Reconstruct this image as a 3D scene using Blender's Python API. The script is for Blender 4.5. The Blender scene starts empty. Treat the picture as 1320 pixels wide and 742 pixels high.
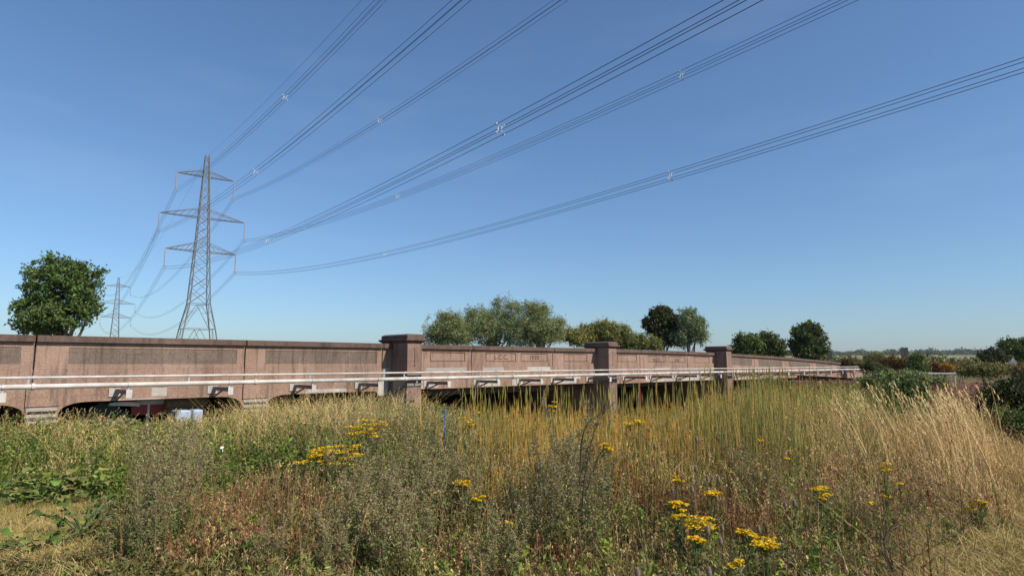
import bpy, math, random
import numpy as np
from mathutils import Vector, Matrix
R = math.radians
rng = np.random.default_rng(11); random.seed(11)
S = bpy.context.scene; COL = S.collection
EYE = 1.7
# ---------------------------------------------------------------- camera, sky, sun, exposure
F = 800.0; TH = math.atan(96 / F); CT, ST = math.cos(TH), math.sin(TH)
cd = bpy.data.cameras.new('camera'); cam = bpy.data.objects.new('camera', cd); COL.objects.link(cam)
cam.location = (0, 0, EYE); cam.rotation_euler = (R(90) + TH, 0, 0)
cd.sensor_width = 36; cd.lens = 36 * F / 1320; cd.clip_start = .1; cd.clip_end = 20000
S.camera = cam
S.render.resolution_x = 1024; S.render.resolution_y = 575
SUN_AZ, SUN_EL = R(122), R(41)
w = bpy.data.worlds.new('World'); S.world = w; w.use_nodes = True
nt = w.node_tree; bg = nt.nodes['Background']
sky = nt.nodes.new('ShaderNodeTexSky'); sky.sky_type = 'NISHITA'; sky.sun_disc = False
sky.sun_elevation = SUN_EL; sky.sun_rotation = SUN_AZ; sky.air_density = 1.0; sky.dust_density = .7; sky.ozone_density = 6
gm_ = nt.nodes.new('ShaderNodeGamma'); gm_.inputs[1].default_value = .90; tn_ = nt.nodes.new('ShaderNodeMix'); tn_.data_type = 'RGBA'; tn_.blend_type = 'MULTIPLY'; tn_.inputs[0].default_value = 1; tn_.inputs[7].default_value = (.92, 1.045, 1.13, 1)
nt.links.new(sky.outputs[0], gm_.inputs[0]); nt.links.new(gm_.outputs[0], tn_.inputs[6]); 
tcw = nt.nodes.new('ShaderNodeTexCoord'); mpw = nt.nodes.new('ShaderNodeMapping'); mpw.inputs['Scale'].default_value = (1.5, 1.5, 7); mpw.inputs['Rotation'].default_value = (.25, .3, 0)
nzw = nt.nodes.new('ShaderNodeTexNoise'); nzw.inputs['Scale'].default_value = 1.6; nzw.inputs['Detail'].default_value = 6; nzw.inputs['Roughness'].default_value = .55
rpw = nt.nodes.new('ShaderNodeMapRange'); rpw.inputs[1].default_value = .52; rpw.inputs[2].default_value = .8; rpw.inputs[4].default_value = .07
cw = nt.nodes.new('ShaderNodeMix'); cw.data_type = 'RGBA'; cw.inputs[7].default_value = (5.2, 5.6, 6.2, 1)
nt.links.new(tcw.outputs['Generated'], mpw.inputs[0]); nt.links.new(mpw.outputs[0], nzw.inputs['Vector']); nt.links.new(nzw.outputs[0], rpw.inputs[0]); nt.links.new(rpw.outputs[0], cw.inputs[0]); nt.links.new(tn_.outputs[2], cw.inputs[6]); nt.links.new(cw.outputs[2], bg.inputs[0]); bg.inputs[1].default_value = .13
sd = bpy.data.lights.new('sun', 'SUN'); sun = bpy.data.objects.new('sun', sd); COL.objects.link(sun)
sv = Vector((math.sin(SUN_AZ) * math.cos(SUN_EL), math.cos(SUN_AZ) * math.cos(SUN_EL), math.sin(SUN_EL)))
sun.rotation_euler = sv.to_track_quat('Z', 'Y').to_euler(); sun.location = (30, -30, 60)
sd.energy = 5.0; sd.angle = R(.5); sd.color = (1, .92, .80)
S.view_settings.view_transform = 'Standard'; S.view_settings.look = 'None'; S.view_settings.exposure = .10; S.view_settings.gamma = 1
S.render.engine = 'CYCLES'

# ---------------------------------------------------------------- helpers
def W(px, py, Y):
    """world point seen at photo position (px, py) at ground distance Y, used to read real positions off the photo"""
    a = (px - 660, F, -(py - 371)); y = a[1] * CT - a[2] * ST; z = a[1] * ST + a[2] * CT
    return Vector((a[0] / y * Y, Y, EYE + z / y * Y))
def GX(px, Y): return (px - 660) / 805.7 * Y
def nodes(m):
    m.use_nodes = True; n = m.node_tree; return n, n.nodes['Principled BSDF']
def ramp(n, stops):
    r = n.nodes.new('ShaderNodeValToRGB'); e = r.color_ramp.elements
    while len(e) < len(stops): e.new(.5)
    for k, (p, c) in enumerate(stops): e[k].position = p; e[k].color = (*c, 1)
    return r
def noise(n, sc, det=5, rough=.6, coord='Object', stretch=None):
    t = n.nodes.new('ShaderNodeTexCoord'); x = n.nodes.new('ShaderNodeTexNoise')
    x.inputs['Scale'].default_value = sc; x.inputs['Detail'].default_value = det; x.inputs['Roughness'].default_value = rough
    if stretch:
        mp = n.nodes.new('ShaderNodeMapping'); mp.inputs['Scale'].default_value = stretch
        n.links.new(t.outputs[coord], mp.inputs[0]); n.links.new(mp.outputs[0], x.inputs['Vector'])
    else: n.links.new(t.outputs[coord], x.inputs['Vector'])
    return x
def mix(n, a, b, fac, mode='MIX'):
    m = n.nodes.new('ShaderNodeMix'); m.data_type = 'RGBA'; m.blend_type = mode
    for sock, v in ((m.inputs[6], a), (m.inputs[7], b), (m.inputs[0], fac)):
        if hasattr(v, 'links') or hasattr(v, 'is_output'): n.links.new(v, sock)
        elif isinstance(v, (int, float)): sock.default_value = v
        else: sock.default_value = (*v, 1)
    return m.outputs[2]
def plain(name, c, rough=.7, metal=0, var=.15, sc=8):
    m = bpy.data.materials.new(name); n, b = nodes(m)
    x = noise(n, sc); r = ramp(n, [(.3, [v * (1 - var) for v in c]), (.7, [min(1, v * (1 + var)) for v in c])])
    n.links.new(x.outputs[0], r.inputs[0]); n.links.new(r.outputs[0], b.inputs['Base Color'])
    b.inputs['Roughness'].default_value = rough; b.inputs['Metallic'].default_value = metal
    return m
def concrete(name, a, b2, dark, bump=.25, streak=.55):
    m = bpy.data.materials.new(name); n, b = nodes(m)
    x = noise(n, .7, 7, .7); r = ramp(n, [(.30, a), (.70, b2)]); n.links.new(x.outputs[0], r.inputs[0])
    f = noise(n, 30, 5, .75); rf = ramp(n, [(.35, (.62, .62, .63)), (.7, (1.28, 1.26, 1.22))]); n.links.new(f.outputs[0], rf.inputs[0])
    c1 = mix(n, r.outputs[0], rf.outputs[0], 1.0, 'MULTIPLY')
    s = noise(n, 1, 6, .7, stretch=(5.5, 5.5, .55)); rs = ramp(n, [(.50, (0, 0, 0)), (.66, (streak,) * 3)]); n.links.new(s.outputs[0], rs.inputs[0])
    c2 = mix(n, c1, dark, rs.outputs[0])
    h = noise(n, 1, 5, .7, stretch=(.5, .5, 9)); rh = ramp(n, [(.56, (0, 0, 0)), (.70, (streak * .6,) * 3)]); n.links.new(h.outputs[0], rh.inputs[0])
    c3 = mix(n, c2, dark, rh.outputs[0])
    l = noise(n, 5, 8, .8); rl = ramp(n, [(.62, (0, 0, 0)), (.72, (.45,) * 3)]); n.links.new(l.outputs[0], rl.inputs[0])
    c4 = mix(n, c3, (.46, .40, .34), rl.outputs[0])
    n.links.new(c4, b.inputs['Base Color']); b.inputs['Roughness'].default_value = .92; b.inputs['Specular IOR Level'].default_value = .2
    bp = n.nodes.new('ShaderNodeBump'); bp.inputs['Strength'].default_value = bump; bp.inputs['Distance'].default_value = .02
    n.links.new(f.outputs[0], bp.inputs['Height']); n.links.new(bp.outputs[0], b.inputs['Normal'])
    return m
def leafmat(name, transl=.25, rough=.7):
    m = bpy.data.materials.new(name); n, b = nodes(m)
    at = n.nodes.new('ShaderNodeAttribute'); at.attribute_name = 'Col'
    n.links.new(at.outputs[0], b.inputs['Base Color']); b.inputs['Roughness'].default_value = rough
    b.inputs['Specular IOR Level'].default_value = .25
    tr = n.nodes.new('ShaderNodeBsdfTranslucent'); n.links.new(at.outputs[0], tr.inputs[0])
    mx = n.nodes.new('ShaderNodeMixShader'); mx.inputs[0].default_value = transl
    n.links.new(b.outputs[0], mx.inputs[1]); n.links.new(tr.outputs[0], mx.inputs[2])
    n.links.new(mx.outputs[0], n.nodes['Material Output'].inputs[0])
    return m
M = dict(
    stone=concrete('pink_concrete', (.26, .165, .12), (.42, .285, .22), (.12, .085, .065), streak=.75),
    coping=concrete('weathered_coping', (.115, .075, .06), (.19, .13, .105), (.06, .045, .038), streak=.7),
    infill=concrete('dark_aggregate', (.15, .112, .09), (.235, .18, .145), (.08, .06, .05), bump=.6, streak=.8),
    pillar=concrete('pillar_concrete', (.21, .135, .105), (.34, .225, .18), (.10, .07, .06), streak=.75),
    groove=plain('joint_shadow_gap', (.035, .025, .02), .95),
    patch=plain('pale_paint_patch', (.43, .39, .35), .85, 0, .2, 5), greypatch=plain('grey_repair_patch', (.33, .29, .26), .9, 0, .15, 12),
    brick=plain('pale_engineering_brick', (.36, .32, .28), .9, 0, .2, 10),
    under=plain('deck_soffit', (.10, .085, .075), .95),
    pipe=plain('white_pipe_paint', (.50, .46, .42), .6, 0, .28, 2.2), steel=plain('galvanised_steel', (.42, .43, .43), .55, .3, .2, 6),
    bracket=plain('weathered_bracket_steel', (.22, .21, .20), .7, .2, .3, 8),
    lattice=plain('weathered_lattice_steel', (.23, .225, .215), .6, .3, .2, 2), insul=plain('insulator_glass', (.38, .36, .34), .35), wire=plain('aluminium_cable', (.05, .055, .065), .6, .3),
    spacer=plain('spacer_aluminium', (.75, .76, .78), .35, .5), bark=plain('bark', (.13, .10, .075), .95, 0, .4, 12),
    stalk=plain('green_stalk', (.12, .15, .05), .8), dark=plain('dark_stalk', (.055, .05, .03), .85), brownstalk=plain('brown_stalk', (.16, .10, .06), .9),
    asphalt=plain('asphalt', (.05, .05, .05), .9, 0, .2, 20), black=plain('black_sheet', (.015, .017, .018), .6), grey=plain('grey_sheet', (.14, .17, .22), .6),
    red=plain('red_plastic', (.36, .04, .03), .5), white=plain('white_plastic', (.75, .74, .72), .5), blue=plain('pale_blue_plastic', (.33, .43, .58), .5), deepblue=plain('blue_stake', (.02, .16, .42), .5),
    green=plain('dark_green_sheet', (.02, .05, .035), .7), thatch=plain('brown_matting', (.20, .14, .07), .95, 0, .35, 20), field=None)
LEAF = leafmat('leaf_surface'); DRY = leafmat('dry_stem_surface', .12, .85); PETAL = leafmat('petal_surface', .2, .6)

def tag(o, label=None, cat=None, group=None, kind=None):
    if label: o['label'] = label
    if cat: o['category'] = cat
    if group: o['group'] = group
    if kind: o['kind'] = kind
    return o
def thing(name, label, cat, loc=(0, 0, 0), rz=0, group=None):
    o = bpy.data.objects.new(name, None); COL.objects.link(o); o.location = loc; o.rotation_euler = (0, 0, rz); o.empty_display_size = .2
    return tag(o, label, cat, group)
def link(name, me, mat, parent=None, loc=(0, 0, 0), rz=0):
    o = bpy.data.objects.new(name, me); COL.objects.link(o); o.location = loc; o.rotation_euler = (0, 0, rz)
    if mat and not me.materials: me.materials.append(mat)
    if parent: o.parent = parent
    return o
class MB:
    def __init__(s): s.v = []; s.f = []
    def box(s, x0, x1, y0, y1, z0, z1):
        b = len(s.v); s.v += [(x, y, z) for z in (z0, z1) for x, y in ((x0, y0), (x1, y0), (x1, y1), (x0, y1))]
        s.f += [tuple(b + i for i in q) for q in ((3, 2, 1, 0), (4, 5, 6, 7), (0, 1, 5, 4), (1, 2, 6, 5), (2, 3, 7, 6), (3, 0, 4, 7))]; return s
    def frustum(s, a, za, c, zc):       # a, c = (x0,x1,y0,y1) rectangles
        b = len(s.v)
        for (x0, x1, y0, y1), z in ((a, za), (c, zc)): s.v += [(x0, y0, z), (x1, y0, z), (x1, y1, z), (x0, y1, z)]
        s.f += [tuple(b + i for i in q) for q in ((3, 2, 1, 0), (4, 5, 6, 7), (0, 1, 5, 4), (1, 2, 6, 5), (2, 3, 7, 6), (3, 0, 4, 7))]; return s
    def tube(s, pts, r, n=6, cap=True):
        pts = [Vector(p) for p in pts]; b = len(s.v); k = len(pts)
        rr = r if hasattr(r, '__len__') else [r] * k
        up = None
        for i, p in enumerate(pts):
            d = (pts[min(i + 1, k - 1)] - pts[max(i - 1, 0)]).normalized()
            if up is None: up = Vector((0, 0, 1)) if abs(d.z) < .9 else Vector((1, 0, 0))
            u = d.cross(up).normalized(); vv = u.cross(d).normalized(); up = vv
            for j in range(n):
                a = 2 * math.pi * j / n; s.v.append(tuple(p + (u * math.cos(a) + vv * math.sin(a)) * rr[i]))
        for i in range(k - 1):
            for j in range(n):
                j2 = (j + 1) % n; s.f.append((b + i * n + j, b + i * n + j2, b + (i + 1) * n + j2, b + (i + 1) * n + j))
        if cap: s.f.append(tuple(b + j for j in range(n))[::-1]); s.f.append(tuple(b + (k - 1) * n + j for j in range(n)))
        return s
    def bar(s, a, b, r): return s.tube([a, b], r, 4)
    def prism_y(s, poly, y0, y1):       # polygon in x,z extruded along y (fan-safe ngon)
        b = len(s.v); n = len(poly); s.v += [(x, y0, z) for x, z in poly] + [(x, y1, z) for x, z in poly]
        s.f.append(tuple(range(b, b + n))); s.f.append(tuple(range(b + 2 * n - 1, b + n - 1, -1)))
        for i in range(n): j = (i + 1) % n; s.f.append((b + j, b + i, b + n + i, b + n + j))
        return s
    def build(s, name, mat, parent=None, loc=(0, 0, 0), rz=0, bevel=0, smooth=False):
        me = bpy.data.meshes.new(name); me.from_pydata(s.v, [], s.f); me.update()
        if smooth: me.polygons.foreach_set('use_smooth', [True] * len(me.polygons))
        o = link(name, me, mat, parent, loc, rz)
        if bevel:
            bm = o.modifiers.new('bevel', 'BEVEL'); bm.width = bevel; bm.segments = 2; bm.limit_method = 'ANGLE'
        return o
class VB:
    """numpy collector for blades and leaves, with a colour of its own on each blade"""
    def __init__(s): s.V = []; s.C = []; s.Q = []; s.n = 0
    def _add(s, v, q, c):
        s.V.append(v.reshape(-1, 3)); s.C.append(c.reshape(-1, 3)); s.Q.append(q.reshape(-1, 4) + s.n); s.n += len(s.V[-1])
    def strips(s, P, H, lean, az, width, c0, c1, seg=3, pw=2., taper=.8, sideaz=None):
        n = len(P); 
        if n == 0: return
        t = np.linspace(0, 1, seg + 1)[None, :]
        H = np.broadcast_to(H, n)[:, None]; lean = np.broadcast_to(lean, n)[:, None]; az = np.broadcast_to(az, n)[:, None]; wd = np.broadcast_to(width, n)[:, None]
        sa = (rng.random(n) * np.pi if sideaz is None else sideaz)[:, None]
        cx = P[:, 0:1] + np.cos(az) * lean * t ** pw; cy = P[:, 1:2] + np.sin(az) * lean * t ** pw; cz = P[:, 2:3] + H * t
        ww = wd * (1 - taper * t) * .5
        v = np.empty((n, seg + 1, 2, 3))
        for k, sg in enumerate((-1, 1)):
            v[:, :, k, 0] = cx + sg * np.cos(sa) * ww; v[:, :, k, 1] = cy + sg * np.sin(sa) * ww; v[:, :, k, 2] = cz
        i = (np.arange(n) * (seg + 1) * 2)[:, None] + (np.arange(seg) * 2)[None, :]
        q = np.stack([i, i + 1, i + 3, i + 2], -1)
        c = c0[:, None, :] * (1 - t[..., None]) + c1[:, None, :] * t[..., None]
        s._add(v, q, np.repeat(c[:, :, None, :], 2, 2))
        return np.concatenate([cx[:, -1:], cy[:, -1:], cz[:, -1:]], 1)
    def leaves(s, Cn, U, Vv, c):
        n = len(Cn)
        if n == 0: return
        v = np.stack([Cn - U, Cn - U * .1 + Vv, Cn + U, Cn - U * .1 - Vv], 1)
        q = (np.arange(n) * 4)[:, None] + np.arange(4)[None, :]
        s._add(v, q, np.repeat(c[:, None, :], 4, 1))
    def rleaves(s, Cn, size, c, aspect=.45, flat=0.):
        n = len(Cn); u = rng.normal(size=(n, 3)); u[:, 2] *= (1 - flat); u /= np.linalg.norm(u, axis=1)[:, None] + 1e-9
        x = rng.normal(size=(n, 3)); x[:, 2] *= (1 - flat); v = np.cross(u, x); v = np.cross(v, u) if flat > .5 else v
        v /= np.linalg.norm(v, axis=1)[:, None] + 1e-9
        sz = np.broadcast_to(size, n)[:, None]; s.leaves(Cn, u * sz, v * sz * aspect, c)
    def build(s, name, mat, parent=None, loc=(0, 0, 0)):
        me = bpy.data.meshes.new(name); V = np.concatenate(s.V); Q = np.concatenate(s.Q); C = np.concatenate(s.C)
        me.vertices.add(len(V)); me.vertices.foreach_set('co', V.astype(np.float32).ravel())
        me.loops.add(len(Q) * 4); me.loops.foreach_set('vertex_index', Q.astype(np.int32).ravel())
        me.polygons.add(len(Q)); me.polygons.foreach_set('loop_start', (np.arange(len(Q)) * 4).astype(np.int32)); me.polygons.foreach_set('loop_total', np.full(len(Q), 4, np.int32))
        me.update(calc_edges=True)
        ca = me.color_attributes.new('Col', 'FLOAT_COLOR', 'POINT')
        ca.data.foreach_set('color', np.concatenate([np.clip(C, 0.004, 1), np.ones((len(C), 1))], 1).astype(np.float32).ravel())
        return link(name, me, mat, parent, loc)
GAIN = np.array([1.48, 1.36, 1.0])
def cols(n, *pal, var=.18):
    """n colours picked between palette entries with some variation"""
    p = np.array(pal); i = rng.integers(0, len(p), n); j = rng.integers(0, len(p), n); t = rng.random((n, 1))
    c = p[i] * (1 - t) + p[j] * t
    return np.clip(c * GAIN * (1 + rng.normal(0, var, (n, 1))).clip(.45, 1.7) * (1 + rng.normal(0, .05, (n, 3))), .004, .85)
def sm(x): x = np.clip(x, 0, 1); return x * x * (3 - 2 * x)
def wob(x, y, s=1., k=0): return (np.sin(x * s * 1.3 + k) * np.cos(y * s * 1.7 + k * 2.1) + .6 * np.sin(x * s * 3.1 + y * s * 2.3 + k) + .4 * np.cos(x * s * 5.9 - y * s * 6.7 + k * .7)) / 2

# bridge line
AL = math.atan(850 / 805.7); D = (math.sin(AL), math.cos(AL)); P1 = (-4.28, 23.6); RZ = math.pi / 2 - AL
def local(x, y):
    dx, dy = x - P1[0], y - P1[1]; return dx * D[0] + dy * D[1], -dx * D[1] + dy * D[0]
def gz(x, y):
    x = np.asarray(x, float); y = np.asarray(y, float); t, o = local(x, y)
    a = sm((o + 15) / 11) * (1 - sm((o - 22) / 18))
    b = .18 + .17 * sm((t + 16) / 5) + .65 * sm((t + 2) / 4); b = b * (1 - .95 * sm((t - 21) / 9))
    r = np.hypot(x, y)
    return -1.6 * a * b + .05 * wob(x, y, .5) * sm(r / 8) + 18.5 * sm((r - 350) / 1450) * (y > 0) * sm((y / np.maximum(r, 1) + .1) / .5)
def gzf(x, y): return float(gz(x, y))

# ---------------------------------------------------------------- ground
def make_ground():
    rad = np.concatenate([[0], np.geomspace(.6, 9000, 190)]); na = 240; ang = np.linspace(0, 2 * np.pi, na, endpoint=False)
    X = rad[:, None] * np.cos(ang); Y = rad[:, None] * np.sin(ang); Z = gz(X, Y)
    v = np.stack([X, Y, Z], -1).reshape(-1, 3); f = []
    for i in range(1, len(rad) - 1):
        for j in range(na): j2 = (j + 1) % na; f.append((i * na + j, i * na + j2, (i + 1) * na + j2, (i + 1) * na + j))
    c = len(v); v = np.vstack([v, [[0, 0, float(gz(0, 0))]]])
    for j in range(na): f.append((c, na + j, na + (j + 1) % na))
    me = bpy.data.meshes.new('ground'); me.from_pydata(v.tolist(), [], f[::1]); me.update()
    bmn = bpy.data.materials.new('meadow_soil'); n, b = nodes(bmn)
    a = noise(n, .35, 6); r = ramp(n, [(.35, (.085, .085, .035)), (.5, (.15, .125, .06)), (.68, (.22, .17, .09))]); n.links.new(a.outputs[0], r.inputs[0])
    g = noise(n, 9, 6, .75); rg = ramp(n, [(.3, (.45, .42, .38)), (.7, (1.25, 1.2, 1.1))]); n.links.new(g.outputs[0], rg.inputs[0])
    c1 = mix(n, r.outputs[0], rg.outputs[0], 1.0, 'MULTIPLY')
    fa = noise(n, .0035, 3, .5, stretch=(.5, 2.2, 1)); rf = ramp(n, [(.42, (.08, .10, .04)), (.5, (.34, .31, .19)), (.58, (.14, .15, .07)), (.66, (.30, .27, .16))]); n.links.new(fa.outputs[0], rf.inputs[0])
    gm = n.nodes.new('ShaderNodeNewGeometry'); sp = n.nodes.new('ShaderNodeVectorMath'); sp.operation = 'LENGTH'; n.links.new(gm.outputs['Position'], sp.inputs[0])
    mr = n.nodes.new('ShaderNodeMapRange'); mr.inputs[1].default_value = 150; mr.inputs[2].default_value = 420; n.links.new(sp.outputs['Value'], mr.inputs[0])
    c2 = mix(n, c1, rf.outputs[0], mr.outputs[0]); n.links.new(c2, b.inputs['Base Color']); b.inputs['Roughness'].default_value = 1
    b.inputs['Specular IOR Level'].default_value = .1
    bp = n.nodes.new('ShaderNodeBump'); bp.inputs['Strength'].default_value = .7; bp.inputs['Distance'].default_value = .05
    n.links.new(g.outputs[0], bp.inputs['Height']); n.links.new(bp.outputs[0], b.inputs['Normal'])
    o = link('ground', me, bmn); tag(o, kind='structure'); return o
make_ground()

# ---------------------------------------------------------------- the bridge, built in its own frame: x along, -y towards the meadow, z from the meadow level
TL, TR, WALL_B = -27.0, 58.0, .36
def drop(t):        # the parapet falls away gently past the second pillar
    t = np.asarray(t, float); return -.00062 * np.clip(t - 12, 0, None) ** 2 * (t < 99) 
def zt(t, z): return EYE + z + float(drop(t))
bridge = thing('road_bridge', 'long low pinkish concrete road bridge with panelled parapet and square pillars', 'bridge', (P1[0], P1[1], 0), RZ)
def slab(mb, t0, t1, y0, y1, z0, z1, follow=(1, 1)):      # a box whose bottom / top follow the fall of the parapet
    k = max(1, int((t1 - t0) / 1.6)) if t1 > 12 else 1
    ts = np.linspace(t0, t1, k + 1)
    b = len(mb.v)
    for t in ts:
        a = EYE + z0 + (float(drop(t)) if follow[0] else 0); c = EYE + z1 + (float(drop(t)) if follow[1] else 0)
        mb.v += [(t, y0, a), (t, y1, a), (t, y1, c), (t, y0, c)]
    for i in range(k):
        p = b + i * 4; q = p + 4
        mb.f += [(p, q, q + 3, p + 3), (p + 1, p + 2, q + 2, q + 1), (p + 3, q + 3, q + 2, p + 2), (p, p + 1, q + 1, q)]
    e = b + k * 4; mb.f += [(b, b + 3, b + 2, b + 1), (e, e + 1, e + 2, e + 3)]
joints = [TL, -21.6, -16.3, -11.0, -5.7, -.72, 3.56, 8.54, 12.0, 15.58, 20.45, 24.1, 29.3, 34.3, 39.6, 44.2, 48.8, 53.5, TR]
ZC, ZB, ZL = .70, .53, -.17       # coping top, coping underside, string line
panels = {(-16.3, -11.0): [(-15.6, -11.28)], (-21.6, -16.3): [(-20.9, -17)], (TL, -21.6): [(-26.4, -22.3)], (-11.0, -5.7): [(-10.28, -5.95)], (-5.7, -.72): [(-5.05, -.95)],
          (-.72, 3.56): [(1.45, 3.22)], (3.56, 8.54): [(4.36, 6.14), (6.44, 8.18)], (8.54, 12.0): [(9.34, 11.08)], (12.0, 15.58): [(13.55, 15.3)],
          (15.58, 20.45): [(16.35, 18.1), (18.42, 20.25)], (20.45, 24.1): [(21.25, 23.1)], (24.1, 29.3): [(24.9, 28.9)], (29.3, 34.3): [(29.9, 33.7)], (34.3, 39.6): [(34.9, 39.0)], (39.6, 44.2): [(40.2, 43.7)], (44.2, 48.8): [(44.8, 48.2)], (48.8, 53.5): [(49.4, 52.9)], (53.5, TR): []}
for a, b in zip(joints[:-1], joints[1:]):
    g = .02; t0, t1 = a + g, b - g; main = -1 < a < 24
    m = MB(); pz0, pz1 = (.03, .41) if main else (-.04, .39)
    slab(m, t0, t1, .035, WALL_B, ZL, ZB)                          # the wall behind the recess
    ps = panels[(a, b)]
    slab(m, t0, t1, 0, .035, pz1 if ps else ZL, ZB); 
    if ps:
        slab(m, t0, t1, 0, .035, ZL, pz0)
        edges = [t0] + [e for p in ps for e in p] + [t1]
        for e0, e1 in zip(edges[::2], edges[1::2]): slab(m, e0, e1, 0, .035, pz0, pz1)
    par = m.build('parapet_panel', M['stone'], bridge)
    for p0, p1 in ps:
        q = MB()
        if main: slab(q, p0 + .035, p1 - .035, .008, .034, pz0 + .035, pz1 - .035); q.build('panel_infill', M['stone'], par)
        else: slab(q, p0 + .003, p1 - .003, .014, .034, pz0 + .003, pz1 - .003); q.build('panel_infill', M['infill'], par)
    m = MB(); slab(m, t0, t1, -.11, WALL_B + .11, ZB + .002, ZC - .03); slab(m, t0, t1, -.095, WALL_B + .095, ZC - .03, ZC); m.build('coping', M['coping'], bridge)
    if a > TL:
        m = MB(); slab(m, a - g, a + g, .05, WALL_B - .02, -.60, ZC - .04); m.build('joint', M['groove'], bridge)
# plinth band below the string line, proud by a centimetre
for a, b in zip(joints[:-1], joints[1:]):
    m = MB(); slab(m, a + .012, b - .012, -.014, WALL_B, -.60, ZL - .003, (1, 1)); m.build('plinth_band', M['stone'], bridge)
# fascia beams with rounded openings
def fascia(a, b, zb, y0=.045, arch=True, legs=.26):
    top = -.603; pts = [(a, zb - legs), (a, top), (b, top), (b, zb - legs)]
    if arch:
        r = .62
        arc = [(b - .02 - r * (1 - math.cos(u)) , zb - legs + legs * math.sin(u)) for u in np.linspace(0, math.pi / 2, 7)]
        arc2 = [(a + .02 + r * (1 - math.cos(u)), zb - legs + legs * math.sin(u)) for u in np.linspace(math.pi / 2, 0, 7)]
        pts = [(a, zb - legs), (a, top), (b, top), (b, zb - legs)] + arc + arc2
    else: pts = [(a, zb), (a, top), (b, top), (b, zb)]
    m = MB(); m.prism_y([(x, EYE + z) for x, z in pts][::-1], y0, y0 + .45); m.build('fascia_beam', M['stone'], bridge)
spans_l = [(-26, -21.7), (-20.9, -16.4), (-15.6, -11.1), (-10.4, -5.7), (-4.9, -.3)]
for a, b in spans_l: fascia(a, b, -1.04)
fascia(.40, 11.75, -1.03, arch=False); 
m = MB(); m.box(12.4, 23.8, .045, .45, EYE - 1.10, EYE - .605); m.build('fascia_beam', M['stone'], bridge)
m = MB(); m.box(24.4, 36.5, .045, .45, EYE - 1.16, EYE - .66); m.build('fascia_beam', M['stone'], bridge)
m = MB(); slab(m, 36.51, TR, .42, .9, -3.0, -.61, (0, 1)); m.build('abutment', M['coping'], bridge)
# piers between the small arches: stone face, pale bricks, dark slots
for a, b in [(TL, -26), (-21.7, -20.9), (-16.4, -15.6), (-11.1, -10.4), (-5.7, -4.9)]:
    m = MB(); m.box(a + .003, b - .003, .02, 14.0, -1.7, EYE - 1.12); m.box(a, b, -.012, .3, EYE - 1.12, EYE - .606)
    pr = m.build('pier', M['stone'], bridge)
    q = MB(); q.box(a + .03, b - .03, -.002, .02, EYE - 1.24, EYE - 1.15); q.box(a + .03, b - .03, -.002, .02, EYE - 1.55, EYE - 1.32); q.build('brick_band', M['brick'], pr)
    q = MB()
    q.box(a + .06, b - .06, .012, .02, EYE - 1.31, EYE - 1.25)
    q.build('drain_slot', M['groove'], pr)
for t in (12.08, 24.1):
    m = MB(); m.box(t - .3, t + .3, .4, 14.5, -2.2, EYE - 1.13); m.build('pier', M['stone'], bridge)
# deck
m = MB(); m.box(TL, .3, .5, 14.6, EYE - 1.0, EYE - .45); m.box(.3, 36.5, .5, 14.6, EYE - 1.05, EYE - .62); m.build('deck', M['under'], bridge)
m = MB(); slab(m, TL, TR, .37, 14.6, -.44, -.36); m.build('road_surface', M['asphalt'], bridge)
m = MB()
for k in range(7): m.box(.45, 36.4, 1.0 + 2.0 * k, 1.4 + 2.0 * k, EYE - 1.35, EYE - 1.052)
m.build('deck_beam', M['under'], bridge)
m = MB(); slab(m, TL, TR, 14.2, 14.6, -.358, .45); m.build('far_parapet', M['stone'], bridge)
MB().box(TL, 36, 13.9, 14.5, -3.4, EYE - 1.06).build('dark_backing_wall', M['under'], bridge)  # added wall that closes the openings so they stay dark inside
# pillars
for t, dp in ((-.0, 1.05), (12.08, .82), (24.1, .80)):
    wv = .32; z0 = -2.2; top = EYE + .72
    m = MB(); m.box(t - wv, t + wv, -dp, WALL_B + .25, z0, top)
    pl = m.build('pillar', M['pillar'], bridge, bevel=.012)
    m = MB(); zz = top + .001; 
    m.frustum((t - wv - .02, t + wv + .02, -dp - .02, WALL_B + .27), zz, (t - wv - .13, t + wv + .13, -dp - .13, WALL_B + .38), zz + .08)
    m.box(t - wv - .13, t + wv + .13, -dp - .13, WALL_B + .38, zz + .081, zz + .135)
    m.box(t - wv - .05, t + wv + .05, -dp - .05, WALL_B + .30, zz + .136, zz + .27)
    m.frustum((t - wv - .05, t + wv + .05, -dp - .05, WALL_B + .30), zz + .2705, (t - wv + .03, t + wv - .03, -dp + .03, WALL_B + .22), zz + .32)
    m.build('pillar_cap', M['coping'], pl, bevel=.01)
    m = MB(); f = -dp - .003
    m.box(t - .016, t + .016, f, f + .01, EYE - .12, EYE + .52); m.box(t - .09, t + .016, f, f + .011, EYE + .50, EYE + .525); m.box(t - .09, t + .016, f, f + .011, EYE - .14, EYE - .115)
    m.build('groove_shade_line', M['groove'], pl)  # raised strips, the groove's shade put into their dark colour
m = MB()
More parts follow.
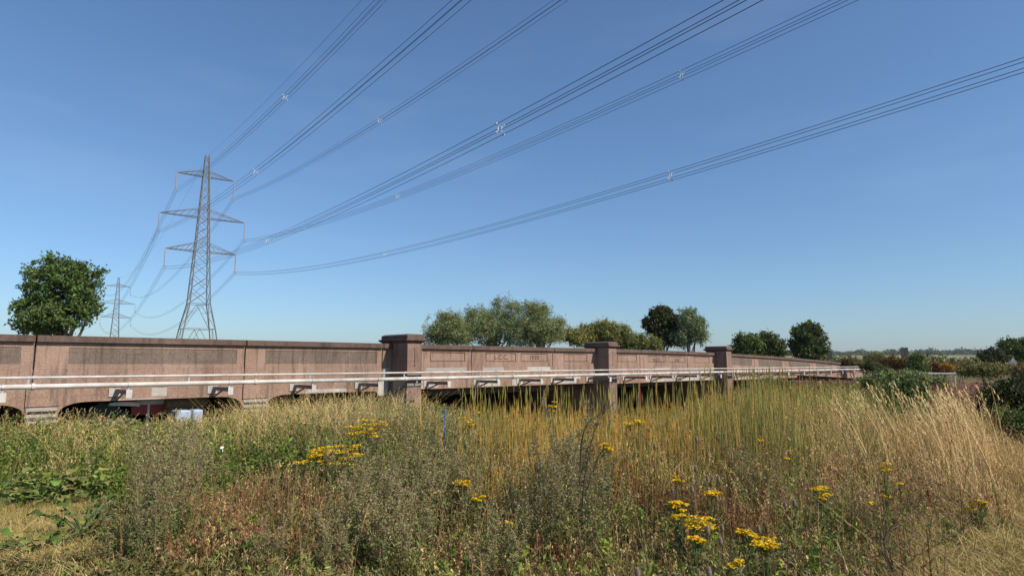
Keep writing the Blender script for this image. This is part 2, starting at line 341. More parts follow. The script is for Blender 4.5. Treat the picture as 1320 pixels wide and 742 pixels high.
# pale paint and repairs
for (a, b, z0, z1, y, k) in ((3.95, 5.2, -1.0, -.70, .042, 'patch'), (5.95, 6.6, -1.0, -.74, .042, 'patch'), (6.75, 8.0, -.93, -.86, .042, 'patch'), (8.7, 10.2, -1.0, -.83, .042, 'patch'), (1.0, 1.9, -.98, -.72, .042, 'patch'),
                             (9.5, 10.6, -.79, -.66, .042, 'patch'), (16.3, 19.2, -1.06, -.93, .042, 'patch'), (19.8, 23.2, -1.06, -.9, .042, 'patch'), (26.2, 29.5, -1.12, -.98, .042, 'patch'),
                             (-3.6, -2.1, -1.02, -.90, .042, 'patch'), (-8.25, -7.85, -.95, -.72, .042, 'patch'), (-.85, -.42, -1.2, -.66, .042, 'patch'),
                             (-9.2, -8.0, -1.035, -1.01, .042, 'patch'),
                             (1.25, 3.3, -.37, -.20, -.017, 'greypatch'), (4.2, 5.4, -.37, -.20, -.017, 'greypatch'), (6.85, 8.35, -.36, -.19, -.017, 'patch'), (-.66, -.42, -.55, -.2, -.017, 'greypatch'), (17.0, 18.6, -.37, -.25, -.017, 'greypatch')):
    dz = float(drop((a + b) / 2)) if y < 0 else 0
    MB().box(a, b, y, y + .004, EYE + z0 + dz, EYE + z1 + dz).build('paint_patch', M[k], bridge)
MB().box(-.325, -.3225, -.95, -.15, 0.2, EYE - .68).build('paint_patch', M['greypatch'], bridge)
# raised lettering, the shade of the carving put into its dark colour
def letters(txt, t, z, h, parent):
    cu = bpy.data.curves.new('lettering', 'FONT'); cu.body = txt; cu.size = h * 1.4; cu.align_x = 'CENTER'; cu.align_y = 'CENTER'; cu.extrude = .002; cu.space_character = 1.15; cu.offset = .006
    o = bpy.data.objects.new('lettering', cu); COL.objects.link(o); dg = bpy.context.evaluated_depsgraph_get()
    me = bpy.data.meshes.new_from_object(o.evaluated_get(dg)); bpy.data.objects.remove(o)
    me.transform(Matrix.Translation((t, .005, EYE + z + float(drop(t)))) @ Matrix.Rotation(R(90), 4, 'X'))
    me.materials.clear(); l = link('lettering', me, M['groovesoft'], parent); return l
M['groovesoft'] = plain('carved_letter_shade', (.085, .055, .045), .95)
letters('L.C.C.', 5.25, .22, .20, bridge); letters('1930', 7.3, .22, .20, bridge); letters('N.C.C.', 17.25, .16, .17, bridge); letters('1930', 19.3, .14, .17, bridge)
# cantilever brackets under the pipes
PO = -1.20
bt = [-24.9, -22.3, -19.6, -17.0, -14.3, -11.67, -9.1, -6.55, -4.0, -1.6, 1.38, 3.9, 6.4, 8.6, 11.2, 14.2, 16.7, 19.3, 22.0, 26.4, 29.0, 31.7, 34.4, 37.0, 39.7, 42.3, 45.0]
for t in bt:
    yb = .04 if not (-.5 < t < .5) else -1.05
    br = MB().box(t - .05, t + .05, PO - .12, .04, EYE - .83, EYE - .72).build('pipe_bracket', M['bracket'], bridge)
    MB().box(t - .20, t + .08, .012, .043, EYE - .93, EYE - .70).build('wall_plate', M['patch'], br)
    MB().box(t - .07, t + .07, PO - .14, PO - .121, EYE - .92, EYE - .70).build('end_plate', M['pipe'], br)
    MB().bar((t, .0, EYE - 1.02), (t, -.62, EYE - .83), .03).build('knee_brace', M['bracket'], br)
for t in (12.08, 24.1):
    MB().bar((t - .36, .0, EYE - 1.1), (t - .36, -.85, EYE - .72), .05).build('knee_brace', M['bracket'], bridge)
for t, dp in ((0, 1.05), (12.08, .82), (24.1, .8)):
    MB().box(t - .34, t + .34, -dp - .05, -dp - .004, EYE - .84, EYE - .74).build('pipe_bracket', M['bracket'], bridge)
MB().bar((-.36, .0, EYE - 1.32), (-.36, -1.0, EYE - .8), .045).build('knee_brace', M['bracket'], bridge)
# the two pipes (things of their own, carried by the brackets)
def pipe(name, label, z, r, joints_, supports):
    p = thing(name, label, 'pipe', (P1[0], P1[1], 0), RZ, None)
    seg = np.arange(TL, 51.2, 5.3)
    seg = list(seg[:-1]) + [51.0] if seg[-1] > 47 else list(seg) + [51.0]
    for a, b in zip(seg[:-1], seg[1:]):
        MB().tube([(a + .003, PO, EYE + z), (b - .003, PO, EYE + z)], r, 14).build('pipe_section', M['pipe'], p, smooth=False)
        c = MB(); c.tube([(b - .035, PO, EYE + z), (b + .035, PO, EYE + z)], r * 1.35, 12).build('pipe_coupling', M['pipe'], p)
    for t in supports:
        c = MB(); c.tube([(t - .02, PO, EYE + z), (t + .02, PO, EYE + z)], r * 1.25, 12); c.box(t - .02, t + .02, PO - .02, PO + .02, EYE + z - r - (.17 if r < .04 else .09), EYE + z - r * .9)
        c.build('pipe_clamp', M['steel'], p)
    return p
pipe('service_pipe', 'thinner upper white pipe running along the bridge face', -.36, .030, None, list(np.arange(-25.4, 50, 3.55)))
pipe('service_pipe', 'thicker lower white pipe carried on brackets along the bridge face', -.575, .062, None, bt + [0, 12.08, 24.1])

# things beneath the first arch
def bl(t, o): return (P1[0] + D[0] * t - D[1] * o, P1[1] + D[1] * t + D[0] * o)
def put(name, label, cat, t, o, z, group=None): 
    x, y = bl(t, o); return thing(name, label, cat, (x, y, z), RZ, group)
q = put('safety_barrier', 'red and white plastic barrier standing under the first arch', 'barrier', -8.0, .9, .05)
MB().box(-.55, .75, -.03, .03, .12, .56).build('panel', M['red'], q, bevel=.01)
MB().box(-.55, .75, -.034, -.031, .42, .56).build('stripe', M['white'], q)
for x in (-.1, .78): MB().box(x - .03, x + .03, -.05, .05, -.3, .58).build('post', M['white'], q, bevel=.008)
q = put('tarpaulin', 'dark green tarpaulin draped beneath the left arch', 'tarpaulin', -9.35, .9, .0)
m = MB(); m.prism_y([(-.7, .0), (-.35, .35), (0, .62), (.3, .55), (.75, .2), (.9, 0)], -.25, .35); m.build('sheet', M['green'], q, bevel=.03)
q = put('folded_sheet', 'crumpled white and red plastic sheet lying on the green tarpaulin', 'plastic sheet', -8.95, .62, .50)
m = MB(); m.prism_y([(-.25, 0), (-.2, .08), (.2, .13), (.5, .06), (.55, -.06), (.1, -.02)], -.12, .1); m.build('sheet', M['white'], q, bevel=.02)
MB().prism_y([(-.05, .09), (.0, .15), (.42, .15), (.48, .08)], -.135, -.125).build('stripe', M['red'], q)
q = put('storage_tank', 'pale blue plastic tank below the first arch', 'tank', -7.45, -.5, .0)
MB().box(-.36, .04, -.3, .2, -.3, .36).box(.09, .36, -.3, .2, -.3, .36).build('tank_body', M['blue'], q, bevel=.04)
MB().box(-.37, .37, -.2, .25, -.28, .33).build('frame', M['grey'], q)
q = put('matting_roll', 'brown reed matting rolled up behind the pale blue tank', 'matting', -7.1, .7, .0)
MB().tube([(-.6, 0, .48), (.5, 0, .5)], [.17, .18], 12).build('roll', M['thatch'], q)
MB().box(-.55, .45, -.1, .1, -.3, .33).build('pallet', M['brownstalk'], q)

# ---------------------------------------------------------------- pylons and lines
NP = (-74.0, 145.9); ARM = R(36.9); FP = (-236.0 * .985, 369.2 * .985)
DIRN = R(-53.3)
HW = [(49.9, .42), (45.8, .60), (44.5, .68), (36.6, 1.02), (34.4, 1.12), (28.4, 1.38), (26.2, 1.5), (13.7, 2.15), (7.8, 3.3), (-1.7, 4.7)]   # height above the eye, half width
def hw(z):
    for (a, wa), (b, wb) in zip(HW[:-1], HW[1:]):
        if b <= z <= a: return wb + (wa - wb) * (z - b) / (a - b)
    return HW[0][1]
ARMS = [(44.5, 6.35, 1.5), (34.4, 9.35, 2.1), (26.2, 7.65, 2.0)]
def pylon(label, x, y, thick, zg):
    p = thing('electricity_pylon', label, 'pylon', (x, y, 0), ARM, 'lattice pylons of the power line')
    zs = [49.9, 47.8, 45.8, 44.5, 42.5, 40.5, 38.5, 36.6, 34.4, 32.4, 30.4, 28.4, 26.2, 23.4, 20.4, 17.2, 13.7, 7.8, -1.7]
    def C(z, i):
        h = hw(z); sx, sy = ((-1, -1), (1, -1), (1, 1), (-1, 1))[i % 4]; return (sx * h, sy * h, EYE + z)
    m = MB(); br = MB()
    for a, b in zip(zs[:-1], zs[1:]):
        for i in range(4):
            r = thick * (.055 + .05 * (50 - a) / 50); m.bar(C(a, i), C(b, i), r)
            rb = thick * .034
            if b > 10:
                br.bar(C(a, i), C(b, i + 1), rb); br.bar(C(a, i + 1), C(b, i), rb)
            else:
                mid = tuple((p1 + p2) / 2 for p1, p2 in zip(C(a, i), C(a, i + 1)))
                br.bar(mid, C(b, i), rb * 1.2); br.bar(mid, C(b, i + 1), rb * 1.2)
                for u in (.35, .7):
                    A = Vector(mid).lerp(Vector(C(b, i)), u); B = Vector(C(a, i)).lerp(Vector(C(b, i)), u * .9); br.bar(A, B, rb * .8)
                    A = Vector(mid).lerp(Vector(C(b, i + 1)), u); B = Vector(C(a, i + 1)).lerp(Vector(C(b, i + 1)), u * .9); br.bar(A, B, rb * .8)
            if b in (44.5, 36.6, 34.4, 28.4, 26.2, 45.8, 13.7, 7.8): br.bar(C(b, i), C(b, i + 1), rb * 1.2)
    for i in range(2): m.bar(C(-1.7, i), C(-3.5, i), .2) if False else None
    m.build('tower_leg', M['lattice'], p); br.build('lattice_bracing', M['lattice'], p)
    for k, (h, wd, up) in enumerate(ARMS):
        hu = h + up
        for s in (-1, 1):
            m = MB(); tip = (s * wd, 0, EYE + h); r = thick * .05
            b0, b1 = (s * hw(h), -hw(h), EYE + h), (s * hw(h), hw(h), EYE + h); u0, u1 = (s * hw(hu), -hw(hu), EYE + hu), (s * hw(hu), hw(hu), EYE + hu)
            for c in (b0, b1): m.bar(c, tip, r)
            for c in (u0, u1): m.bar(c, tip, r * .85)
            prev = None
            for j, u in enumerate(np.linspace(0, .86, 6)):
                q0, q1 = Vector(b0).lerp(tip, u), Vector(b1).lerp(tip, u); v0, v1 = Vector(u0).lerp(tip, u), Vector(u1).lerp(tip, u)
                m.bar(q0, q1, r * .5)
                if prev: m.bar(prev[0], q1, r * .5); m.bar(prev[2], q0, r * .5); m.bar(prev[3], q1, r * .5)
                prev = (q0, q1, v0, v1)
            m.build('cross_arm', M['lattice'], p)
            m = MB(); n = 26; x0 = s * wd; pts = []; rr = []
            for j in range(n + 1):
                z = EYE + h - .3 - 3.9 * j / n; pts.append((x0, 0, z)); rr.append(.15 if j % 2 else .06)
            m.tube(pts, [q * thick ** .5 for q in rr], 6); m.bar((x0, 0, EYE + h), (x0, 0, EYE + h - .3), .05)
            ins = m.build('insulator', M['insul'], p)
            MB().box(x0 - .38, x0 + .38, -.05, .05, EYE + h - 4.33, EYE + h - 4.18).box(x0 - .3, x0 - .22, -.05, .05, EYE + h - 4.8, EYE + h - 4.331).box(x0 + .22, x0 + .3, -.05, .05, EYE + h - 4.8, EYE + h - 4.331).build('yoke', M['lattice'], ins)
    return p
pylon('tall steel lattice pylon close behind the left half of the bridge', *NP, 1.6, 0)
pylon('distant steel lattice pylon just right of the big left tree', *FP, 1.9, 0)
def catenary(A, B, sag, n=72):
    t = np.linspace(0, 1, n); A, B = np.array(A), np.array(B); p = A + (B - A) * t[:, None]; p[:, 2] -= 4 * sag * t * (1 - t); return p
av = np.array([math.cos(ARM), math.sin(ARM), 0]); dv = np.array([math.cos(DIRN), math.sin(DIRN), 0])
names = {(0, -1): 'top left', (0, 1): 'top right', (1, -1): 'middle left', (1, 1): 'middle right', (2, -1): 'lowest left', (2, 1): 'lowest right'}
def line(k, s, A, B, sag, label, rad, sp, grp):
    p = thing('power_line', label, 'power line', tuple(A), 0, grp); A = np.array(A); B = np.array(B)
    d = (B - A) / np.linalg.norm(B - A); side = np.array([-d[1], d[0], 0]); side /= np.linalg.norm(side)
    c = catenary((0, 0, 0), B - A, sag); h = .25
    for (i, j) in ((-1, -1), (1, -1), (1, 1), (-1, 1)):
        MB().tube([tuple(q + side * i * h + np.array([0, 0, j * h])) for q in c], rad, 5).build('conductor', M['wire'], p)
    for t in sp:
        q = (B - A) * t; q[2] -= 4 * sag * t * (1 - t); m = MB()
        P = [Vector(q + side * i * .13 + np.array([0, 0, j * .13])) for i, j in ((-1, -1), (1, -1), (1, 1), (-1, 1))]
        O = [Vector(q + side * i * .27 + np.array([0, 0, j * .27])) for i, j in ((-1, -1), (1, -1), (1, 1), (-1, 1))]
        for a in range(4): m.bar(P[a], P[(a + 1) % 4], .032); m.bar(P[a], O[a], .032); m.bar(O[a] - Vector(d) * .1, O[a] + Vector(d) * .1, .042)
        m.build('spacer', M['spacer'], p)
for k, (h, wd, up) in enumerate(ARMS):
    for s in (-1, 1):
        A = np.array([*NP, EYE + h - 4.5]) + av * wd * s; nm = names[(k, s)]
        line(k, s, A, A + dv * 309 + np.array([0, 0, 7.5]), 11.69, 'bundle of four cables running overhead from the %s arm of the near pylon' % nm, .017, (.275, .43), 'overhead cable bundles')
        Bp = np.array([*FP, EYE + h - 4.5]) + av * wd * s
        line(k, s, A, Bp, 9.5, 'bundle of four cables sagging between the two pylons on their %s arms' % nm, .019, (), 'cable bundles between the pylons')
for A, B, sag, lb in (((*NP, EYE + 49.8), np.array([*NP, EYE + 49.8]) + dv * 309 + np.array([0, 0, 7.5]), 9.5, 'single thin earth wire running overhead from the peak of the near pylon'),
                      ((*NP, EYE + 49.8), (*FP, EYE + 49.8), 8, 'single thin earth wire strung between the peaks of the pylons')):
    c = catenary(A, B, sag); o = MB().tube([tuple(q) for q in c], .017, 5).build('earth_wire', M['wire']); tag(o, lb, 'cable')

# ---------------------------------------------------------------- trees
def tree(name, label, cat, Y, lobes, leaf, pal, n_clump, per, base_px, trunk_r=.18, cr=.42, group=None, seed=0, aspect=.5, transl=LEAF, stems=1, droop=0., sd_base=None):
    """lobes: (px, py, rx, ry) read off the photo at distance Y; the crown is many leaf clumps on and in those lobes"""
    bx = GX(base_px, Y); bz = gzf(bx, Y) - .05
    root = thing(name, label, cat, (bx, Y, bz), 0, group)
    vb = VB(); s = Y / 805.7; cen = []; vol = np.array([l[2] * l[3] for l in lobes], float); vol /= vol.sum()
    if name == 'willow_tree': lobes = [(a, b + 1, c * 1.17, d * 1.03) for a, b, c, d in lobes] + [(sum(l[0] for l in lobes) / len(lobes) + q, 441, 15, 10) for q in (-26, 0, 26)]
    for (px, py, rx, ry), v in zip(lobes, vol):
        c = np.array(W(px, py, Y)) - np.array([bx, Y, bz]); c[1] += rng.normal(0, .25) * rx * s
        rxx, rzz = rx * s, ry * s; ryy = rxx * .9; n = max(4, int(n_clump * v)); cen.append(c)
        u = rng.normal(size=(n, 3)); u /= np.linalg.norm(u, axis=1)[:, None]; rr = rng.random((n, 1)) ** .38 * rng.uniform(.82, 1.12, (n, 1))
        cl = c + u * rr * np.array([rxx, ryy, rzz]); cl = cl[cl[:, 2] > .25]
        rc = cr * rng.uniform(.55, 1.25, len(cl))
        q = rng.normal(size=(len(cl), per, 3)) * (rc[:, None, None] * np.array([.55, .55, .42]))
        P = (cl[:, None, :] + q).reshape(-1, 3); P[:, 2] -= droop * rng.random(len(P)) * .5
        tone = np.repeat(rng.normal(0, .13, len(cl)), per)[:, None]
        C = cols(len(P), *pal, var=.14) * (1 + tone)
        k = P[:, 2] > .1
        vb.rleaves(P[k], leaf * rng.uniform(.7, 1.3, k.sum()), C[k], aspect)
        k_ = max(2, n // 6); u = rng.normal(size=(k_, 3)); u[:, 2] = np.abs(u[:, 2]) * .8 + .1; u /= np.linalg.norm(u, axis=1)[:, None]
        cl = c + u * rng.uniform(1.0, 1.32, (k_, 1)) * np.array([rxx, ryy, rzz]); m_ = per // 2
        q = rng.normal(size=(k_, m_, 3)) * cr * np.array([.22, .22, .42]); P = (cl[:, None, :] + q).reshape(-1, 3); P = P[P[:, 2] > .1]
        vb.rleaves(P, leaf * rng.uniform(.7, 1.2, len(P)), cols(len(P), *pal, var=.2), aspect)
    vb.build('crown', transl, root)
    m = MB()
    top = np.mean(cen, 0)
    for sidx in range(stems):
        off = Vector((rng.normal(0, .15), rng.normal(0, .1), 0)) if stems > 1 else Vector((0, 0, 0)); tp = Vector(top) + Vector((rng.normal(0, .4), 0, 0)) * (stems > 1)
        mid = Vector((tp.x * .35 + rng.normal(0, .12), tp.y * .35, tp.z * .5)) + off
        m.tube([off + Vector((0, 0, -.3)), off + Vector((0, 0, .2)), mid, tp], [trunk_r * 1.25, trunk_r, trunk_r * .7, trunk_r * .25], 8)
    for c in cen[:14]:
        c = Vector(c); st = Vector((c.x * .12, c.y * .12, min(c.z * .45, top[2] * .7))); md = st.lerp(c, .55) + Vector((0, 0, -.06 * c.length))
        m.tube([st, md, c], [trunk_r * .45, trunk_r * .28, trunk_r * .09], 6)
    m.build('trunk', M['bark'], root); return root
ASH = [(.055, .105, .035), (.08, .13, .042), (.04, .08, .032), (.11, .145, .055)]
WIL = [(.14, .18, .095), (.18, .215, .12), (.10, .14, .065), (.20, .215, .115)]
YEL = [(.20, .20, .075), (.13, .165, .07), (.20, .20, .10)]
DRK = [(.032, .048, .02), (.05, .065, .028), (.06, .06, .032)]
MID = [(.06, .10, .03), (.09, .13, .045), (.045, .075, .025)]
SIL = [(.13, .18, .12), (.10, .15, .09), (.17, .21, .14)]
tree('ash_tree', 'large round green leafy tree rising behind the left end of the bridge', 'tree', 42,
     [(75, 378, 35, 36), (52, 352, 16, 20), (62, 338, 12, 10), (98, 358, 22, 20), (110, 385, 20, 22), (115, 362, 10, 10), (127, 352, 5, 6), (40, 380, 14, 18), (60, 410, 32, 22), (95, 408, 28, 22), (30, 398, 12, 14), (26, 418, 10, 9), (45, 424, 22, 12), (118, 398, 8, 12), (85, 346, 14, 10), (108, 345, 8, 7)],
     .13, ASH, 420, 38, 80, .3, .40, aspect=.42)
G = 'trees beyond the bridge'
tree('willow_tree', 'pale willow at the left edge of the clump behind the first pillar', 'tree', 58, [(572, 425, 20, 16), (580, 413, 14, 12), (560, 436, 12, 12), (592, 430, 16, 18), (574, 407, 6, 6)], .12, WIL, 330, 44, 575, .14, .46, G, aspect=.22, stems=3)
tree('willow_tree', 'tall grey-green willow with three pointed tops behind the bridge', 'tree', 60, [(648, 408, 20, 18), (641, 392, 9, 10), (668, 398, 10, 14), (612, 420, 18, 20), (620, 412, 18, 18), (598, 430, 14, 16), (628, 405, 9, 9), (660, 425, 34, 22), (655, 390, 6, 8), (632, 430, 30, 20), (607, 405, 7, 8)], .12, WIL, 560, 44, 640, .2, .48, G, aspect=.22, stems=3)
tree('willow_tree', 'rounded willow on the right of the tall clump behind the bridge', 'tree', 57, [(692, 405, 14, 15), (684, 396, 8, 10), (700, 400, 8, 9), (700, 425, 24, 20), (680, 428, 22, 20), (716, 428, 12, 14), (722, 414, 5, 5)], .12, WIL, 420, 44, 694, .18, .47, G, aspect=.22, stems=3)
tree('hawthorn_bush', 'low yellowish bush behind the middle span of the bridge', 'bush', 62, [(762, 432, 20, 14), (775, 424, 12, 10), (745, 436, 18, 10), (790, 432, 16, 12), (782, 419, 6, 5), (735, 432, 10, 8)], .12, YEL, 380, 44, 765, .1, .45, G, aspect=.35, stems=3)
tree('hawthorn_bush', 'spreading olive bush between the second pillar and the dark tree', 'bush', 62, [(812, 440, 18, 10), (802, 428, 8, 8), (828, 442, 12, 9), (840, 444, 14, 8), (798, 442, 12, 9)], .12, YEL + MID, 280, 44, 815, .1, .45, G, aspect=.35, stems=3)
tree('sycamore_tree', 'very dark leafed tree behind the bridge right of the second pillar', 'tree', 66, [(854, 412, 14, 12), (848, 403, 8, 7), (866, 420, 16, 14), (843, 422, 11, 11), (860, 435, 18, 12), (858, 399, 5, 5), (835, 415, 5, 5)], .15, DRK, 380, 44, 857, .2, .45, G)
tree('birch_tree', 'light silvery green tree leaning against the dark tree', 'tree', 64, [(890, 420, 14, 16), (884, 408, 9, 9), (898, 430, 13, 16), (880, 436, 14, 12), (903, 415, 6, 8), (892, 400, 4, 4)], .13, SIL, 340, 40, 889, .13, .42, G, aspect=.3, stems=2)
tree('hazel_bush', 'left bushy dome of the pair above the third pillar', 'bush', 72, [(962, 447, 14, 14), (955, 440, 8, 8), (972, 442, 10, 9), (950, 450, 6, 7)], .14, MID, 150, 40, 962, .14, .45, G, stems=3)
tree('hazel_bush', 'right bushy dome of the pair above the third pillar', 'bush', 74, [(993, 443, 13, 12), (988, 434, 8, 6), (1004, 450, 9, 10), (985, 452, 14, 9), (1008, 443, 4, 6)], .14, MID + DRK, 150, 40, 993, .14, .45, G, stems=3)
tree('sycamore_tree', 'dark round tree standing alone above the far end of the bridge', 'tree', 82, [(1041, 436, 18, 16), (1033, 427, 10, 9), (1050, 428, 9, 9), (1042, 452, 22, 14), (1056, 446, 8, 12), (1042, 421, 9, 6), (1027, 446, 8, 12)], .17, DRK + MID, 260, 42, 1042, .22, .5, G)
tree('oak_tree', 'round green tree at the far right edge of the view', 'tree', 95, [(1305, 452, 15, 13), (1318, 448, 12, 12), (1296, 446, 9, 8), (1335, 452, 22, 16), (1310, 462, 16, 8)], .2, MID, 260, 40, 1318, .2, .55, G)
tree('hawthorn_bush', 'dark low bush joined to the left of the far right tree', 'bush', 92, [(1281, 459, 13, 9), (1272, 461, 9, 7), (1290, 462, 12, 7)], .18, DRK, 130, 40, 1281, .12, .5, G)
# shrubs of the middle ground, right of the bridge
G2 = 'shrubs of the far bank'
def shrub(label, Y, lobes, pal, n=70, leaf=.08, cr=.3, asp=.45, per=34, name='shrub', cat='shrub'):
    return tree(name, label, cat, Y, lobes, leaf, pal, n, per, sum(l[0] for l in lobes) / len(lobes), .04, cr, G2, aspect=asp, stems=2)
RUS = [(.10, .06, .035), (.13, .08, .035), (.09, .075, .035)]; ORA = [(.24, .14, .03), (.17, .10, .03), (.14, .12, .04)]; TAN = [(.20, .175, .085), (.15, .15, .06), (.23, .17, .10)]
shrub('dark brown shrub growing over the far end of the bridge parapet', 55, [(1098, 469, 9, 5), (1108, 470, 6, 5), (1090, 466, 6, 3)], DRK + RUS, 60)
shrub('green shrub just past the right end of the white pipes', 52, [(1128, 476, 12, 7), (1122, 470, 8, 5), (1138, 480, 10, 6)], MID + DRK, 80)
shrub('rusty brown shrub behind the end of the pipes', 66, [(1130, 463, 10, 5), (1142, 466, 9, 5)], RUS, 70)
shrub('orange leaved shrub under the larger black sign boards', 62, [(1152, 464, 5, 6), (1158, 470, 10, 6)], ORA + RUS, 70)
shrub('rusty shrub between the orange shrub and the round green bush', 61, [(1168, 468, 8, 7), (1175, 472, 7, 6)], RUS, 60)
shrub('round green bush sticking up right of the black sign boards', 50, [(1183, 464, 7, 9), (1185, 474, 10, 8), (1178, 472, 8, 8)], MID, 110)
shrub('small pale green bush far beyond the end of the bridge', 150, [(1127, 458, 9, 4), (1118, 460, 6, 3)], WIL, 60, .2, .5)
shrub('brick red shrub left of the bright orange patch', 50, [(1206, 474, 6, 4), (1212, 476, 5, 3)], [(.14, .04, .022), (.11, .06, .03)], 60)
shrub('bright orange yellow shrub patch in front of the pale field', 50, [(1222, 475, 8, 4), (1213, 474, 4, 3)], ORA + [(.30, .19, .03)], 80)
shrub('dark red shrub right of the bright orange patch', 51, [(1238, 474, 6, 4)], RUS + [(.18, .03, .02)], 50)
shrub('olive hawthorn mound below the distant white strip', 44, [(1262, 476, 18, 8), (1248, 478, 12, 7), (1278, 478, 14, 8)], TAN + MID, 150)
shrub('tan scrub mound at the right edge beneath the round tree', 46, [(1300, 476, 16, 6), (1318, 476, 14, 7), (1336, 476, 14, 7)], TAN + RUS, 130)
shrub('wide green bramble bank behind the pale grass', 22, [(1150, 493, 24, 12), (1125, 496, 16, 10), (1175, 492, 20, 11), (1200, 497, 16, 9)], MID + WIL, 330, .05, .22, .5, 44, 'bramble_bush', 'bramble')
shrub('deep green bramble hollow behind the leaning pale grass', 14, [(1150, 520, 26, 18), (1175, 512, 20, 16), (1190, 528, 18, 14), (1132, 530, 18, 12)], DRK + MID, 330, .04, .17, .5, 44, 'bramble_bush', 'bramble')
shrub('dark bramble bush at the right edge of the view', 13, [(1298, 510, 20, 16), (1320, 505, 22, 18), (1285, 522, 14, 14), (1340, 515, 20, 20)], DRK, 330, .04, .17, .5, 44, 'bramble_bush', 'bramble')
shrub('green nettle clump below the dark bush at the right edge', 11.5, [(1300, 545, 18, 12), (1318, 552, 16, 14)], MID, 200, .035, .14, .35, 40, 'nettle_clump', 'nettles')
shrub('leafy green shrub against the bridge right of the third pillar', 36, [(995, 497, 14, 9), (975, 502, 14, 9), (1010, 500, 10, 8)], MID + WIL, 240, .06, .25)
# distant woodland, one mass
def far_wood():
    vb = VB(); n = 4200; px = rng.uniform(930, 1420, n); r = 1850 + rng.normal(0, 60, n)
    a = np.arctan((px - 660) / 805.7); x = r * np.sin(a); y = r * np.cos(a)
    hh = 6 + 6 * np.clip(.5 + wob(px, px * 0, .11) + .5 * wob(px, px * 0, .37, 2), .15, 1.5)
    z = gz(x, y) + hh * rng.random(n) ** .7
    P = np.stack([x, y, z], 1); P = np.repeat(P, 5, 0) + rng.normal(size=(n * 5, 3)) * 2.2
    vb.rleaves(P, 2.6 * rng.uniform(.6, 1.3, len(P)), cols(len(P), *DRK, *MID), .7)
    tag(vb.build('distant_woodland', LEAF), 'dark strip of woodland along the horizon', 'woodland', None, 'stuff')
far_wood()
# hedgerow halfway
vb = VB(); n = 3000; px = rng.uniform(1040, 1420, n); Yv = 210 + rng.normal(0, 6, n); x = (px - 660) / 805.7 * Yv
P = np.stack([x, Yv, gz(x, Yv) + rng.random(n) * (2.6 + 1.1 * wob(px, px, .13))], 1); P = np.repeat(P, 5, 0) + rng.normal(size=(n * 5, 3)) * .7
vb.rleaves(P, .5 * rng.uniform(.6, 1.3, len(P)), cols(len(P), *MID, *DRK, *TAN), .7); tag(vb.build('distant_hedge', LEAF), 'low hedge line across the fields beyond the bridge', 'hedge', None, 'stuff')
# polytunnel strip on the far field
p = W(1228, 459.5, 1100); q = thing('polytunnel', 'long white polytunnel far away on the pale field', 'polytunnel', (p.x, p.y, p.z - 2))
m = MB(); m.prism_y([(-40, 0), (-40, 2), (-36, 3.2), (36, 3.2), (40, 2), (40, 0)], -4, 4); m.build('cover', M['white'], q)
MB().box(-40.2, -40.01, -1, 1, 0, 2.2).build('door', M['grey'], q)

# traffic signal boards seen from behind, road sign
def signal(label, px, py, Y, wpx, hpx):
    c = W(px, py, Y); s = Y / 805.7; g = gzf(c.x, Y); q = thing('traffic_signal', label, 'traffic signal', (c.x, Y, g), 0, 'traffic signals beyond the bridge')
    hh, ww = hpx * s, wpx * s
    for k in (-1, 1):
        b = MB().box(k * ww * .27 - ww * .225, k * ww * .27 + ww * .225, -.03, .03, c.z - g - hh / 2, c.z - g + hh / 2).build('backing_board', M['black'], q, bevel=.01)
        for j in (-.3, 0, .3): MB().box(k * ww * .27 - .12, k * ww * .27 + .12, .031, .2, c.z - g + j * hh - .13, c.z - g + j * hh + .13).build('signal_head', M['black'], b)
    MB().tube([(0, .08, -.1), (0, .08, c.z - g + hh * .4)], .057, 8).build('post', M['steel'], q)
signal('pair of black signal boards on a post at the far end of the bridge', 1069.5, 457, 88, 7.4, 12)
signal('larger pair of black signal boards on a post beyond the orange shrubs', 1166, 453.5, 80, 9.5, 12)
c = W(1306, 466, 82); g = gzf(c.x, c.y); q = thing('road_sign', 'grey blue triangular road sign before the dark bush at the right', 'road sign', (c.x, c.y, g))
h = c.z - g; MB().prism_y([(-.45, h - .05), (.45, h - .05), (0, h + .65)], -.02, .02).build('triangle_plate', M['grey'], q); MB().box(-.6, .6, -.02, .02, h - .5, h - .06).build('lower_plate', M['grey'], q)
for x in (-.4, .4): MB().tube([(x, .06, -.1), (x, .06, h + .1)], .04, 8).build('post', M['steel'], q)
a, b = W(1184, 481, 46), W(1233, 481, 46); g = gzf((a.x + b.x) / 2, 46); q = thing('guard_rail', 'short pale metal guard rail in front of the orange shrubs', 'rail', ((a.x + b.x) / 2, 46, g)); L = (b.x - a.x) / 2
MB().box(-L, L, -.03, .03, a.z - g - .05, a.z - g + .05).build('rail', M['steel'], q, bevel=.01)
for x in (-L + .1, 0, L - .1): MB().box(x - .04, x + .04, .031, .1, -.1, a.z - g).build('post', M['steel'], q)
def stake(name, label, px, y0, y1, Y, mat, r):
    a, b = W(px, y0, Y), W(px + .5, y1, Y); g = gzf(a.x, Y); q = thing(name, label, 'stake', (a.x, Y, g))
    MB().tube([(0, 0, -.1), (b.x - a.x, 0, a.z - g)], [r, r * .9], 8).build('shaft', mat, q)
    MB().tube([(b.x - a.x, 0, a.z - g + .001), (b.x - a.x, 0, a.z - g + .02)], [r * 1.3, r], 8).build('cap', mat, q)
stake('marker_stake', 'bright blue stake poking out of the weeds before the bridge', 573, 529, 560, 10.5, M['deepblue'], .014)
stake('marker_stake', 'thin red stake in the tall grass before the dark opening', 825, 495, 560, 13, M['red'], .018)

